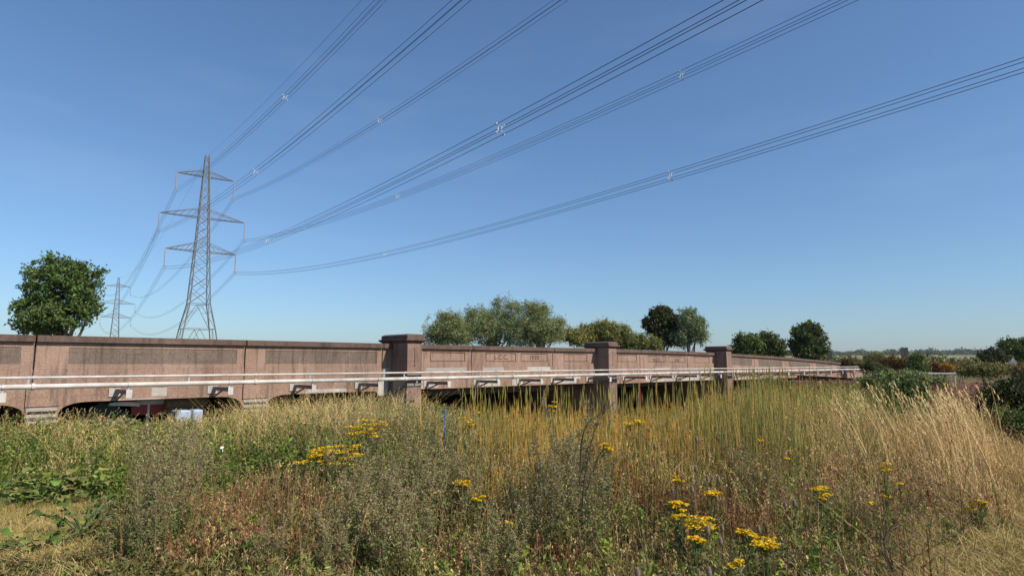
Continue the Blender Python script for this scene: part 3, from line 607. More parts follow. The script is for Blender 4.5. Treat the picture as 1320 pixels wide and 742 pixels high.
# ---------------------------------------------------------------- meadow
TIPX = [-200, 0, 60, 130, 200, 270, 330, 400, 480, 540, 590, 640, 700, 760, 800, 870, 930, 1000, 1060, 1120, 1180, 1250, 1320, 1500]
TIPY = [518, 518, 532, 527, 537, 528, 518, 514, 510, 514, 526, 530, 532, 536, 534, 524, 500, 484, 483, 482, 488, 488, 505, 512]
def PX(P): return 660 + 805.7 * P[:, 0] / P[:, 1]
NEAR = {0: ([3.5, 5, 5.9, 8.8, 9.9, 10.6, 11.6, 13.5], [760, 722, 705, 660, 625, 592, 560, 500]), 260: ([3.5, 5, 6.5, 8, 10, 12, 13.5], [745, 700, 640, 600, 562, 535, 500]), 560: ([3.5, 5, 6.5, 8, 9.5, 11], [745, 695, 640, 585, 545, 500]),
        700: ([3.5, 5, 6, 7, 8, 9], [745, 690, 640, 575, 535, 495]), 1100: ([3.5, 5, 6, 7, 8, 9], [745, 700, 650, 585, 535, 490]), 1320: ([3.5, 5, 6, 7, 8.3, 9.5], [760, 725, 690, 620, 545, 490])}
def LIM(px, Y):     # height profile of the meadow: low near the path, tall further in
    ks = sorted(NEAR); v = np.stack([np.interp(Y, *NEAR[k]) for k in ks]); px = np.clip(px, ks[0], ks[-1] - 1e-6)
    i = np.clip(np.searchsorted(ks, px, 'right') - 1, 0, len(ks) - 2); k = np.array(ks); t = (px - k[i]) / (k[i + 1] - k[i]); j = np.arange(len(px))
    return np.maximum(v[i, j] * (1 - t) + v[i + 1, j] * t, np.interp(px, TIPX, TIPY))
def depth_for(px, py):
    Y = np.linspace(4.2, 13, 200); l = LIM(np.full(200, float(px)), Y); k = np.nonzero(l <= py)[0]; return float(Y[k[0]]) if len(k) else 9.
def clump(P, k, s=1.5): return .34 + .74 * np.clip(.5 + 1.0 * wob(P[:, 0], P[:, 1], s, k), 0, 1)
def room(P):    # how tall a plant may grow at this spot (the meadow's own height, tallest in the middle)
    px = PX(P); dip = (42 * np.exp(-((px - 1158) / 34) ** 2) + 48 * sm((px - 1262) / 40)) * (P[:, 1] < 12)
    return np.where(P[:, 1] > 2, EYE - (LIM(px, P[:, 1]) + dip - 467) / 805.7 * P[:, 1] - P[:, 2], .2)
def spots(n, px0, px1, y0, y1, soft=25, k=None, thr=-9, sc=1.):
    u = rng.random(n); Y = np.sqrt(y0 ** 2 + (y1 ** 2 - y0 ** 2) * u); px = rng.uniform(px0, px1, n) + rng.normal(0, soft, n)
    x = (px - 660) / 805.7 * Y; P = np.stack([x, Y, gz(x, Y)], 1)
    _, o = local(x, Y); keep = (o < -1.35)
    # the two mown clearings
    pxx = PX(P); cl = (pxx < 150 - 10 * (Y - 6)) & (Y > 5.7) & (Y < 9.4); cr = (pxx > 1195) & (Y < 5.9 + .004 * (pxx - 1195))
    keep &= ~((cl | cr))
    if k is not None: keep &= wob(x, Y, sc, k) > thr
    return P[keep]
def clearing_spots(n):
    Y = rng.uniform(4.6, 10, n); px = np.where(rng.random(n) < .55, rng.uniform(-150, 190, n), rng.uniform(1150, 1420, n)); x = (px - 660) / 805.7 * Y
    return np.stack([x, Y, gz(x, Y)], 1)
def grass(P, h, pal0, pal1, wd=.006, lean=.25, seg=4, head=None, hpal=None, vb=None, pw=2., jit=(.62, 1.0), wind=None, headsize=1.):
    n = len(P); H = np.minimum(h * rng.uniform(.6, 1.15, n), room(P) * rng.uniform(*jit, n)) * np.where(P[:, 1] < 10, clump(P, 31 + int(h * 10)), 1); k = H > .10; P = P[k]; H = H[k]; n = len(P)
    az = rng.random(n) * 2 * np.pi if wind is None else wind + rng.normal(0, .5, n)
    ln = H * lean * rng.random(n); wd = wd * rng.uniform(.7, 1.3, n)
    tip = vb.strips(P, H, ln, az, wd, cols(n, *pal0), cols(n, *pal1), seg, pw, .55, rng.normal(0, .5, n))
    if head == 'plume':
        for j in range(9):
            t = j / 8; q = tip - np.stack([np.cos(az) * ln * .3 * t, np.sin(az) * ln * .3 * t, H * .16 * t], 1); q = q + rng.normal(0, .008 * headsize * (.4 + t), q.shape)
            u = np.stack([rng.normal(0, .4, n), rng.normal(0, .4, n), np.ones(n)], 1) * (.013 * headsize); v = np.stack([rng.normal(0, 1, n), rng.normal(0, 1, n), np.zeros(n)], 1) * (.0032 * headsize)
            vb.leaves(q, u, v, cols(n, *hpal))
    elif head == 'spike':
        L = H * rng.uniform(.10, .22, n); L = L[:, None]; ax = np.stack([np.cos(az) * ln * .5, np.sin(az) * ln * .5, H], 1); ax /= np.linalg.norm(ax, axis=1)[:, None]
        sa = rng.random(n) * np.pi; v = np.stack([np.cos(sa), np.sin(sa), np.zeros(n)], 1)
        for r in (v, np.cross(ax, v)): vb.leaves(tip, ax * L * .5, r * .0055 * headsize, cols(n, *hpal))
    return P, tip, H
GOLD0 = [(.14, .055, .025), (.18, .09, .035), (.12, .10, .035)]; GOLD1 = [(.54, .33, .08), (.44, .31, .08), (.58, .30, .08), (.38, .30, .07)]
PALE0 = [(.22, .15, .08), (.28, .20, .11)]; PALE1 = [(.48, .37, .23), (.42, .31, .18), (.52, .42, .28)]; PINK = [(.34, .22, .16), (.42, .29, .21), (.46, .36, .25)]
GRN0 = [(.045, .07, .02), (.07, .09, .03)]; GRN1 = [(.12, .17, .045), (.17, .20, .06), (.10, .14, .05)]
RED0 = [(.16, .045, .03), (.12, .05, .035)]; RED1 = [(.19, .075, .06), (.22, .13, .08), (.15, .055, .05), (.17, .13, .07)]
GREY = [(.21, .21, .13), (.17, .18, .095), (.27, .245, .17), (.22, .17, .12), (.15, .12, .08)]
# golden stalks
vb = VB()
GOLDM = [(.30, .26, .09), (.18, .22, .06), (.28, .18, .08), (.36, .31, .13)]
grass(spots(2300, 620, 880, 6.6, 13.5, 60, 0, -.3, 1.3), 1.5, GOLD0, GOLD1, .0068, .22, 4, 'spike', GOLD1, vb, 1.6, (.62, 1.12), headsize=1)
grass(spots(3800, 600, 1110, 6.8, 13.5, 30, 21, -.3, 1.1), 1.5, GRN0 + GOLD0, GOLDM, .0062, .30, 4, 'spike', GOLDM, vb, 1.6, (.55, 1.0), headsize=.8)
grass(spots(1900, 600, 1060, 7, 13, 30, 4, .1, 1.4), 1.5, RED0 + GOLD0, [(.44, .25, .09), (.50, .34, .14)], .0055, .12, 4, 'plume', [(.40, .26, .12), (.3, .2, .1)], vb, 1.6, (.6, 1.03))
grass(spots(1500, 660, 1110, 13, 24, 20), 1.4, GOLD0, GOLD1 + GRN1, .009, .12, 3, 'spike', GOLD1, vb, 1.6, (.4, .96), headsize=1.3)
# a few stalks stand clear of the rest
P = spots(620, 600, 1030, 7.4, 10.5, 10); n = len(P); H = np.minimum(room(P) + rng.uniform(.0, 1, n) ** 1.5 * .48, 1.62)
tip = vb.strips(P, H, H * .2 * rng.random(n) ** 2, rng.random(n) * 6.3, .0062, cols(n, *GOLD0), cols(n, (.26, .27, .09), (.33, .22, .08)), 4, 2, .4, rng.normal(0, .4, n))
ax = np.array([0, 0, 1.]) * (.11 * rng.uniform(.6, 1.3, n))[:, None]
for sa in (0, 1.57): vb.leaves(tip - ax * .6, ax, np.tile(np.array([math.cos(sa), math.sin(sa), 0]) * .0065, (n, 1)), cols(n, (.22, .24, .09), (.3, .24, .1)))
tag(vb.build('golden_grass', DRY), 'tall upright golden stalks filling the middle of the meadow', 'grass', None, 'stuff')
# pale grasses
vb = VB(); STRAW = [(.50, .39, .22), (.42, .31, .16), (.56, .45, .28), (.36, .25, .13)]; ORG = [(.42, .25, .13), (.36, .2, .11), (.48, .32, .18)]
grass(spots(5600, 1060, 1420, 6.4, 11, 30, 2, -.6, .8), 1.15, PALE0 + RED0[:1], STRAW + ORG, .0042, .6, 5, None, None, vb, 2., (.35, 1.0), None)
grass(spots(3000, 1060, 1420, 6.6, 11, 30, 2, -.5, .8), 1.15, PALE0, STRAW, .0042, .7, 5, 'plume', STRAW + PINK, vb, 2., (.5, 1.0), math.pi * .85, .95)
grass(spots(2400, 1010, 1200, 6.5, 12, 40, 5, -.3, .8), 1.1, PALE0 + RED0, PINK, .0042, .45, 5, 'plume', PINK, vb, 2., (.45, 1.0), None, .95)
grass(spots(2600, 1080, 1400, 11, 20, 30, 3, -.1, .5), .9, PALE0, STRAW, .007, .5, 4, 'plume', STRAW, vb, 2., (.3, .8), None, 1.6)
grass(spots(6500, 320, 530, 10.5, 18, 35, 1, -.45, .8), 1.5, PALE0, STRAW + GRN1[:1], .0058, .9, 5, None, None, vb, 1.8, (.4, 1.16), None)
grass(spots(1700, 320, 530, 10.5, 18, 35, 1, -.5, .8), 1.5, PALE0, STRAW, .0055, .8, 4, 'plume', STRAW + PINK, vb, 2., (.5, 1.16), None, 1.1)
grass(spots(3200, -40, 330, 10.5, 17, 30, 6, -.1, .8), 1.3, PALE0, STRAW, .005, .8, 5, 'plume', STRAW, vb, 1.8, (.6, 1.08), None, 1.0)
grass(spots(2600, 250, 1100, 4.6, 8.5, 30, 7, -.1, 1.2), .75, PALE0, STRAW + PINK, .0036, .9, 5, 'plume', STRAW, vb, 1.8, (.45, 1.05), None, .8)
grass(spots(1400, 560, 1080, 7, 12, 30, 17, -.1, 1.2), 1.3, PALE0, STRAW, .005, .3, 5, 'plume', STRAW, vb, 1.8, (.5, 1.0), None, .9)
# long leaning pale stems
n = 46; P = spots(n, 1130, 1290, 7.5, 10.5, 20); n = len(P); tip = vb.strips(P, rng.uniform(1.1, 1.38, n), rng.uniform(.15, .55, n), math.pi + rng.normal(0, .35, n), .011, cols(n, *PALE1), cols(n, *PALE1), 6, 1.5, .6, np.zeros(n))
for j in range(8):
    q = tip + rng.normal(0, .012, tip.shape) - np.array([-.02, 0, .035]) * j; vb.leaves(q, np.tile([-.012, 0, .028], (n, 1)) + rng.normal(0, .004, (n, 3)), np.tile([.008, 0, .003], (n, 1)), cols(n, *PALE1))
n = 14; P = spots(n, 1180, 1330, 4.6, 6.5, 10); P = np.concatenate([P, np.stack([rng.uniform(2.9, 4.3, n), rng.uniform(4.4, 6, n), np.zeros(n)], 1)]); n = len(P)
vb.strips(P, rng.uniform(.6, 1.0, n), rng.uniform(.4, .9, n), math.pi + rng.normal(0, .4, n), .008, cols(n, *PALE1), cols(n, *PALE1), 6, 1.2, .6, np.zeros(n) + 1.2)
tag(vb.build('pale_dry_grass', DRY), 'pale feathery dry grass swaying around the edges of the meadow', 'grass', None, 'stuff')
# green grass
vb = VB()
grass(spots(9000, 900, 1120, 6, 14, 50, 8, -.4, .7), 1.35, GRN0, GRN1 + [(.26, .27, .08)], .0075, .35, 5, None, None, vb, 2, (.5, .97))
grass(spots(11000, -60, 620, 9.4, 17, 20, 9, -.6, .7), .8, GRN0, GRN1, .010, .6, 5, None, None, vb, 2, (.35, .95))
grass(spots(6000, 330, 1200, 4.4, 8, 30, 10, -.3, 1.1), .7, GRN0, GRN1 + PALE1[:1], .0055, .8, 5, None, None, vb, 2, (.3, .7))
grass(spots(4000, 1080, 1400, 12, 30, 20), .7, GRN0, GRN1, .014, .5, 3, None, None, vb, 2, (.2, .7))
tag(vb.build('green_grass', LEAF), 'long green grass blades mixed through the meadow', 'grass', None, 'stuff')
# reddish seeding stalks
vb = VB()
P = spots(700, 180, 1300, 4.2, 8, 30); n = len(P); H = np.minimum(.8, room(P)) * rng.uniform(.3, 1.0, n); H = np.clip(H, .05, 2)
vb.strips(P, H, H * rng.uniform(.1, 1.1, n), rng.random(n) * 6.28, .009, cols(n, (.10, .07, .05), (.2, .13, .08)), cols(n, (.30, .22, .14), (.16, .10, .07), (.40, .33, .22)), 3, 1.2, .6)
grass(spots(1900, 215, 420, 4.6, 8.5, 40, 11, -.3, 1.4), .75, RED0, RED1, .0045, .3, 4, 'plume', RED1 + [(.30, .2, .12)], vb, 1.6, (.45, 1.05), None, 1.0)
grass(spots(3600, 720, 1000, 5, 8, 40, 12, 0., 1.), .8, RED0, RED1, .005, .15, 3, 'plume', RED1, vb, 1.6, (.5, .95), None, 1.0)
grass(spots(1800, 1000, 1290, 5, 8, 40, 13, 0., 1.), .9, RED0, RED1 + PINK, .005, .3, 4, 'plume', RED1 + PINK, vb, 1.6, (.4, .8), None, 1.3)
tag(vb.build('red_dock_stalks', DRY), 'reddish brown seeding stalks low in the meadow', 'weeds', None, 'stuff')
# leafy weeds: upright stems carrying many small leaves
def weeds(P, h, pal, leaf, per, vb, jit=(.3, .85), asp=.4, spread=.09, stem=None):
    n = len(P); H = np.minimum(h * rng.uniform(.55, 1.15, n), room(P) * rng.uniform(*jit, n)) * np.where(P[:, 1] < 11, clump(P, 3 + int(leaf * 900), 2.1), 1); k = H > .05; P, H = P[k], H[k]; n = len(P)
    if n == 0: return
    az = rng.random(n) * 6.28; ln = H * .2 * rng.random(n)
    vb.strips(P, H, ln, az, .006, cols(n, *(stem or GRN0)), cols(n, *(stem or GRN1)), 3, 2, .6)
    t = rng.random((n, per)) ** .8; a = rng.random((n, per)) * 6.28; r = spread * (1.1 - .75 * t) * rng.random((n, per)) ** .5
    Q = np.stack([P[:, 0:1] + np.cos(az)[:, None] * ln[:, None] * t ** 2 + np.cos(a) * r, P[:, 1:2] + np.sin(az)[:, None] * ln[:, None] * t ** 2 + np.sin(a) * r, P[:, 2:3] + H[:, None] * t * 1.02], -1).reshape(-1, 3)
    tone = np.repeat(rng.normal(0, .15, n), per)[:, None]
    pt = 1 + .28 * np.repeat(wob(P[:, 0], P[:, 1], 2.3, 5), per)[:, None] * np.array([1.1, .8, .6]); ps = 1 + .35 * np.repeat(wob(P[:, 0], P[:, 1], 1.6, 9), per)
    vb.rleaves(Q, leaf * ps * rng.uniform(.6, 1.3, len(Q)), cols(len(Q), *pal) * (1 + tone) * pt, asp)
vb = VB()
LUSH = [(.07, .115, .025), (.11, .165, .035), (.16, .21, .05), (.05, .08, .022)]
weeds(spots(2600, -80, 420, 9.3, 15, 20), .95, LUSH, .034, 30, vb, (.5, .98), .42, .13)
weeds(spots(2300, 330, 640, 8, 15, 20), 1.1, LUSH + GREY, .028, 28, vb, (.4, .93), .35, .12)
weeds(spots(1700, 300, 1200, 4.0, 7.0, 30, 14, -.3, 1.4), .55, LUSH + GREY, .021, 26, vb, (.35, 1.), .22, .07)
weeds(spots(1500, -100, 330, 4.4, 6.0, 20), .30, [(.07, .10, .035), (.13, .12, .05), (.16, .11, .07)], .028, 20, vb, (.4, 1.), .3, .09)
weeds(spots(600, 150, 260, 6.0, 9.5, 15), .75, LUSH, .02, 34, vb, (.4, .8), .4, .10)
weeds(spots(1500, 1000, 1330, 5, 10, 30, 15, .0, 1.), .55, GREY + LUSH, .018, 30, vb, (.2, .6), .3, .09)
weeds(spots(1500, 600, 1050, 6, 9, 30, 16, .1, 1.), .9, GREY + GRN1, .015, 46, vb, (.3, .85), .3, .07)
weeds(spots(3300, -80, 480, 13, 20, 20), 1.15, LUSH + TAN, .04, 20, vb, (.5, .95), .45, .16)
weeds(spots(4200, 900, 1190, 14, 60, 20), 1.6, MID + TAN + WIL, .05, 24, vb, (.4, 1.), .4, .2)
weeds(spots(260, 300, 1250, 4.3, 6.6, 30), .6, [(.13, .19, .04), (.18, .23, .06), (.10, .14, .035)], .034, 20, vb, (.5, 1.05), .36, .09)
weeds(spots(300, 150, 1250, 4.3, 7.2, 30), .6, [(.20, .13, .09), (.28, .21, .13), (.16, .09, .07), (.33, .27, .18)], .02, 26, vb, (.5, 1.05), .4, .07, RED0)
weeds(spots(160, 560, 1100, 6.2, 8.5, 30), 1.0, [(.26, .29, .17), (.20, .24, .12), (.33, .34, .22)], .018, 60, vb, (.6, 1.05), .25, .05)
weeds(spots(70, 150, 1300, 5, 9, 30), 1.0, [(.17, .05, .03), (.24, .09, .045)], .014, 70, vb, (.6, 1.0), .6, .03, RED0)
weeds(spots(1500, 450, 640, 10, 16, 25), 1.5, GREY + [(.16, .18, .08), (.22, .22, .12)], .022, 50, vb, (.6, 1.03), .32, .09)
weeds(spots(420, 0, 460, 9.8, 15, 25), 1.2, GREY + PALE1[:1], .02, 50, vb, (.7, 1.06), .32, .08)
# tall single stems with lance shaped leaves standing out of the carpet
P = spots(330, 170, 1250, 4.5, 7.4, 30); n = len(P); H = rng.uniform(.35, .8, n) * np.clip(P[:, 1] / 6, .75, 1.15); az = rng.random(n) * 6.28; ln = H * .22 * rng.random(n)
c = cols(n, (.10, .12, .04), (.20, .13, .07), (.14, .07, .05), (.26, .22, .12), var=.2)
for sa in (0., 1.57): vb.strips(P, H, ln, az, .0095, c, c * 1.15, 5, 1.7, .55, np.full(n, sa))
for j in range(11):
    t = rng.uniform(.12, .97, n); a = rng.random(n) * 6.28; B = np.stack([P[:, 0] + np.cos(az) * ln * t ** 1.7, P[:, 1] + np.sin(az) * ln * t ** 1.7, P[:, 2] + H * t], 1)
    L = .075 * (1.15 - t) * rng.uniform(.6, 1.3, n) + .012
    vb.strips(B, L * .55, L * 1.0, a, L * .34, c * .9 + .01, cols(n, (.12, .17, .05), (.20, .20, .09), (.17, .11, .06)), 3, 1.3, .75, a + np.pi / 2)
P = spots(60, 380, 1230, 5.2, 7.8, 30); n = len(P); H = rng.uniform(.5, .85, n); az = rng.random(n) * 6.28; c = cols(n, (.38, .30, .19), (.25, .18, .11))
for sa in (0., 1.57): vb.strips(P, H, H * .25, az, .008, c, c, 5, 1.5, .5, np.full(n, sa))
for j in range(16):
    t = rng.uniform(.6, 1, n); B = np.stack([P[:, 0] + np.cos(az) * H * .25 * t ** 1.5, P[:, 1] + np.sin(az) * H * .25 * t ** 1.5, P[:, 2] + H * t], 1) + rng.normal(0, .018, (n, 3)); vb.rleaves(B, .015, c * .85, .6)
tag(vb.build('leafy_weeds', LEAF), 'mixed low leafy weeds carpeting the meadow', 'weeds', None, 'stuff')
# rosebay willowherb on the right
vb = VB(); PUR = [(.26, .12, .16), (.20, .09, .11), (.30, .17, .17)]
P = spots(1900, 1195, 1450, 16, 27, 15); weeds(P, 1.15, PUR + TAN[:1], .035, 22, vb, (.5, 1.1), .4, .10, RED0)
P = spots(3000, 900, 1130, 36, 60, 10); weeds(P, 1.7, PUR + RUS, .07, 18, vb, (.5, 1.1), .4, .2, RED0)
P = spots(500, 200, 340, 7.5, 12, 20); weeds(P, .8, PUR + GRN1, .014, 24, vb, (.5, .95), .4, .06)
tag(vb.build('purple_willowherb', LEAF), 'dusky purple seeding willowherb beyond the dry grass', 'wild flowers', None, 'stuff')
# short mown grass of the clearings and litter over the whole near ground
vb = VB(); P = clearing_spots(80000); n = len(P)
vb.strips(P, rng.uniform(.02, .08, n), rng.uniform(0, .06, n), rng.random(n) * 6.28, .005, cols(n, (.20, .15, .07), (.14, .13, .05)), cols(n, (.42, .33, .17), (.26, .25, .09), (.36, .28, .14), (.24, .25, .08), (.50, .40, .23)), 2, 1.5, .6)
P = spots(42000, -150, 1450, 3.6, 9, 20); n = len(P)
vb.strips(P, rng.uniform(.02, .16, n), rng.uniform(0, .15, n), rng.random(n) * 6.28, .005, cols(n, *GRN0, *PALE0, *RED0), cols(n, *GRN1, *PALE1, *PINK), 2, 1.5, .5)
n = 6000; Y = rng.uniform(4.4, 7.6, n); px = np.where(rng.random(n) < .72, rng.uniform(1160, 1440, n), rng.uniform(-120, 160, n)); x = (px - 660) / 805.7 * Y; P = np.stack([x, Y, gz(x, Y)], 1)
vb.strips(P, rng.uniform(.02, .16, n), rng.uniform(.1, .42, n), rng.random(n) * 6.28, .0055, cols(n, (.42, .33, .19)), cols(n, (.56, .46, .28), (.46, .36, .2), (.34, .30, .14)), 4, 1.1, .6)
n = 24000; P = np.stack([rng.uniform(-9, 9, n), rng.uniform(-7, 4.2, n), np.zeros(n)], 1); P[:, 2] = gz(P[:, 0], P[:, 1])
vb.strips(P, rng.uniform(.03, .2, n), rng.uniform(0, .15, n), rng.random(n) * 6.28, .006, cols(n, *GRN0, *PALE0), cols(n, *GRN1, *PALE1), 2, 1.5, .5)
n = 26000; P = np.stack([rng.uniform(4, 20, n), rng.uniform(-3, 16, n), np.zeros(n)], 1); P[:, 2] = gz(P[:, 0], P[:, 1])
vb.strips(P, rng.uniform(.04, .3, n) * (.4 + clump(P, 8)), rng.uniform(0, .2, n), rng.random(n) * 6.28, .008, cols(n, *GRN0, *PALE0), cols(n, *GRN1, *PALE1), 3, 1.5, .5)
tag(vb.build('short_grass', LEAF), 'short dry cropped grass of the two clearings', 'grass', None, 'stuff')

# ---------------------------------------------------------------- single plants
def copy_thing(src, loc, rz, sc, label):
    r = src.copy(); COL.objects.link(r); r.location = loc; r.rotation_euler = (0, 0, rz); r.scale = (sc, sc, sc); r['label'] = label
    for ch in src.children:
        c = ch.copy(); COL.objects.link(c); c.parent = r
    return r
# mugwort bushes
def mugwort(seed, nst=9, H=1.0, tint=1.):
    root = thing('mugwort_plant', 'x', 'mugwort', (0, 0, 0), 0, 'grey mugwort plants in the meadow')
    vb = VB(); lf = VB(); n = nst
    P = np.zeros((n, 3)); P[:, :2] = rng.normal(0, .13, (n, 2)); hh = H * rng.uniform(.55, 1.02, n); az = rng.random(n) * 6.28; ln = .32 * H * rng.random(n)
    vb.strips(P, hh, ln, az, .010, cols(n, (.12, .08, .06)), cols(n, (.17, .15, .11)), 5, 1.6, .6); vb.strips(P, hh, ln, az, .010, cols(n, (.12, .08, .06)), cols(n, (.17, .15, .11)), 5, 1.6, .6)
    for i in range(n):
        k = 34; t = rng.uniform(.2, 1, k); a = rng.random(k) * 6.28; L = (.085 * (1.12 - t) + .03) * H
        B = np.stack([P[i, 0] + math.cos(az[i]) * ln[i] * t ** 1.6, P[i, 1] + math.sin(az[i]) * ln[i] * t ** 1.6, hh[i] * t], 1)
        dr = np.stack([np.cos(a) * .75, np.sin(a) * .75, np.full(k, .8)], 1)
        T = B + dr * L[:, None]; vb.strips(B, dr[:, 2] * L, L * .75, a, .0035, cols(k, (.13, .12, .08)), cols(k, *GREY), 2, 1, .5)
        m_ = 12; u = rng.random((k, m_, 1)); Q = (B[:, None] + (T - B)[:, None] * u + rng.normal(0, .009, (k, m_, 3))).reshape(-1, 3)
        lf.rleaves(Q, .0100 * rng.uniform(.5, 1.5, len(Q)), cols(len(Q), *[tuple(c * tint for c in g) for g in GREY]), .36)
        k2 = 26; t = rng.uniform(.08, .7, k2); Q = np.stack([P[i, 0] + math.cos(az[i]) * ln[i] * t ** 1.6, P[i, 1] + math.sin(az[i]) * ln[i] * t ** 1.6, hh[i] * t], 1) + rng.normal(0, .045, (k2, 3)) * [1, 1, .3]
        lf.rleaves(Q, .03 * rng.uniform(.6, 1.2, k2), cols(k2, (.08, .12, .04), (.12, .15, .06)), .38)
    vb.build('stem', DRY, root); lf.build('foliage', LEAF, root); return root
mg = [mugwort(1, 12, 1.0), mugwort(2, 9, 1.0, .8), mugwort(3, 14, 1.0, 1.15)]
MUG = [(222, 560, 5.9, 'dark foreground mugwort at the right edge of the left clearing'), (205, 600, 5.4, 'lowest mugwort at the bottom right of the left clearing'), (487, 590, 5.6, 'upright mugwort left of the broad foreground one'), (560, 560, 6.1, 'tall mugwort in the centre just left of the blue stake'), (735, 575, 5.5, 'mugwort at the foot of the dark arching stalks'), (212, 527, 7.4, 'tall grey mugwort right of the left clearing'), (236, 533, 8.2, 'grey mugwort behind the tall one beside the left clearing'), (195, 565, 6.4, 'shorter mugwort at the edge of the left clearing'), (262, 540, 9.2, 'hazy mugwort in front of the second small arch'),
       (468, 560, 6.2, 'grey mugwort below the large yellow ragwort'), (500, 545, 7.0, 'grey mugwort in front of the first pillar'), (530, 538, 7.8, 'mugwort just right of the first pillar'), (545, 590, 5.6, 'broad mugwort left of the small yellow flowers in the foreground'), (572, 548, 7.0, 'pale mugwort beneath the blue stake'), (515, 612, 5.2, 'low dark mugwort in the centre foreground'), (600, 565, 6.8, 'mugwort under the upper central ragwort'),
       (742, 512, 7.0, 'tallest silvery mugwort in front of the second pillar'), (720, 545, 6.4, 'silvery mugwort left of the dark arching stalks'), (765, 560, 6.6, 'silvery mugwort right of the dark arching stalks'), (700, 590, 5.6, 'low silvery mugwort in the middle foreground'), (640, 640, 5.0, 'small mugwort at the bottom between yellow flowers'),
       (960, 560, 7.2, 'grey mugwort among the golden stalks at right'), (985, 575, 7.0, 'second grey mugwort right of the golden stalks'), (435, 640, 5.2, 'low mugwort in the left foreground'), (365, 655, 5.2, 'low mugwort beside the red stalks'), (1095, 620, 6.2, 'small mugwort below the pinkish grass')]
for i, (px, py, Y, lb) in enumerate(MUG):
    x = GX(px, Y); z = gzf(x, Y); h = W(px, py, Y).z - z
    if i < 3: o = mg[i]; o.location = (x, Y, z - .01); o.rotation_euler = (0, 0, rng.random() * 6); o.scale = (h, h, h); o['label'] = lb
    else: copy_thing(mg[i % 3], (x, Y, z - .01), rng.random() * 6, h, lb)
# ragwort
YE = [(.66, .43, .012), (.74, .52, .018), (.60, .36, .012)]
def disc_cloud(vb, C, r, pal):
    n = len(C); nrm = np.tile([0, 0, 1.], (n, 1)) + rng.normal(0, .35, (n, 3)); nrm /= np.linalg.norm(nrm, axis=1)[:, None]
    u = np.cross(nrm, rng.normal(size=(n, 3))); u /= np.linalg.norm(u, axis=1)[:, None]; v = np.cross(nrm, u); c = cols(n, *pal, var=.1)
    for k in range(4):
        a = k * np.pi / 4; d = u * math.cos(a) + v * math.sin(a); e = -u * math.sin(a) + v * math.cos(a)
        vb.leaves(C + nrm * .0006 * k, d * r, e * r * .38, c)
    vb.leaves(C + nrm * .004, u * r * .35, v * r * .35, cols(n, (.50, .29, .01)))
def ragwort(i, px, py, Y, wpx, hpx, label, heads):
    Y = depth_for(px, py - 2) - .15; c = W(px, py, Y); g = gzf(c.x, Y); s = Y / 805.7; root = thing('ragwort_plant', label, 'ragwort', (c.x, Y, g), 0, 'yellow ragwort plants in the meadow')
    H = c.z - g; hv = VB(); st = MB(); lf = VB(); wm, hm = wpx * s * .5, hpx * s * .5
    for k in range(int(heads * 1.7)):
        hx, hy = rng.uniform(-wm, wm) * .85, rng.uniform(-wm, wm) * .5; hz = H + rng.uniform(-hm, hm) * .9; r = min(.075, max(.03, wm * .5)) * rng.uniform(.7, 1.1)
        st.tube([(0, 0, -.03), (hx * .3, hy * .3, hz * .5), (hx, hy, hz - .05)], [.005, .004, .003], 5)
        n = int(26 + 260 * r); a = rng.random(n) * 6.28; q = 1.25 * r * np.sqrt(rng.random(n)); C = np.stack([hx + np.cos(a) * q, hy + np.sin(a) * q, hz + .012 - q * q * 2.2 + rng.normal(0, .004, n)], 1)
        disc_cloud(hv, C, .0125, YE)
        for c3 in C[::4]: st.tube([(hx, hy, hz - .05), tuple(c3)], .0015, 3, False)
        m_ = 13; t = rng.uniform(.2, .92, m_); Q = np.stack([hx * t ** 1.5 * .9, hy * t ** 1.5 * .9, hz * t], 1) + rng.normal(0, .03, (m_, 3)) * [1, 1, .4]
        lf.rleaves(Q, .026 * rng.uniform(.6, 1.3, m_), cols(m_, (.06, .085, .03), (.10, .12, .05)), .35)
    hv.build('flower_head', PETAL, root); st.build('stem', M['stalk'], root); lf.build('leaves', LEAF, root)
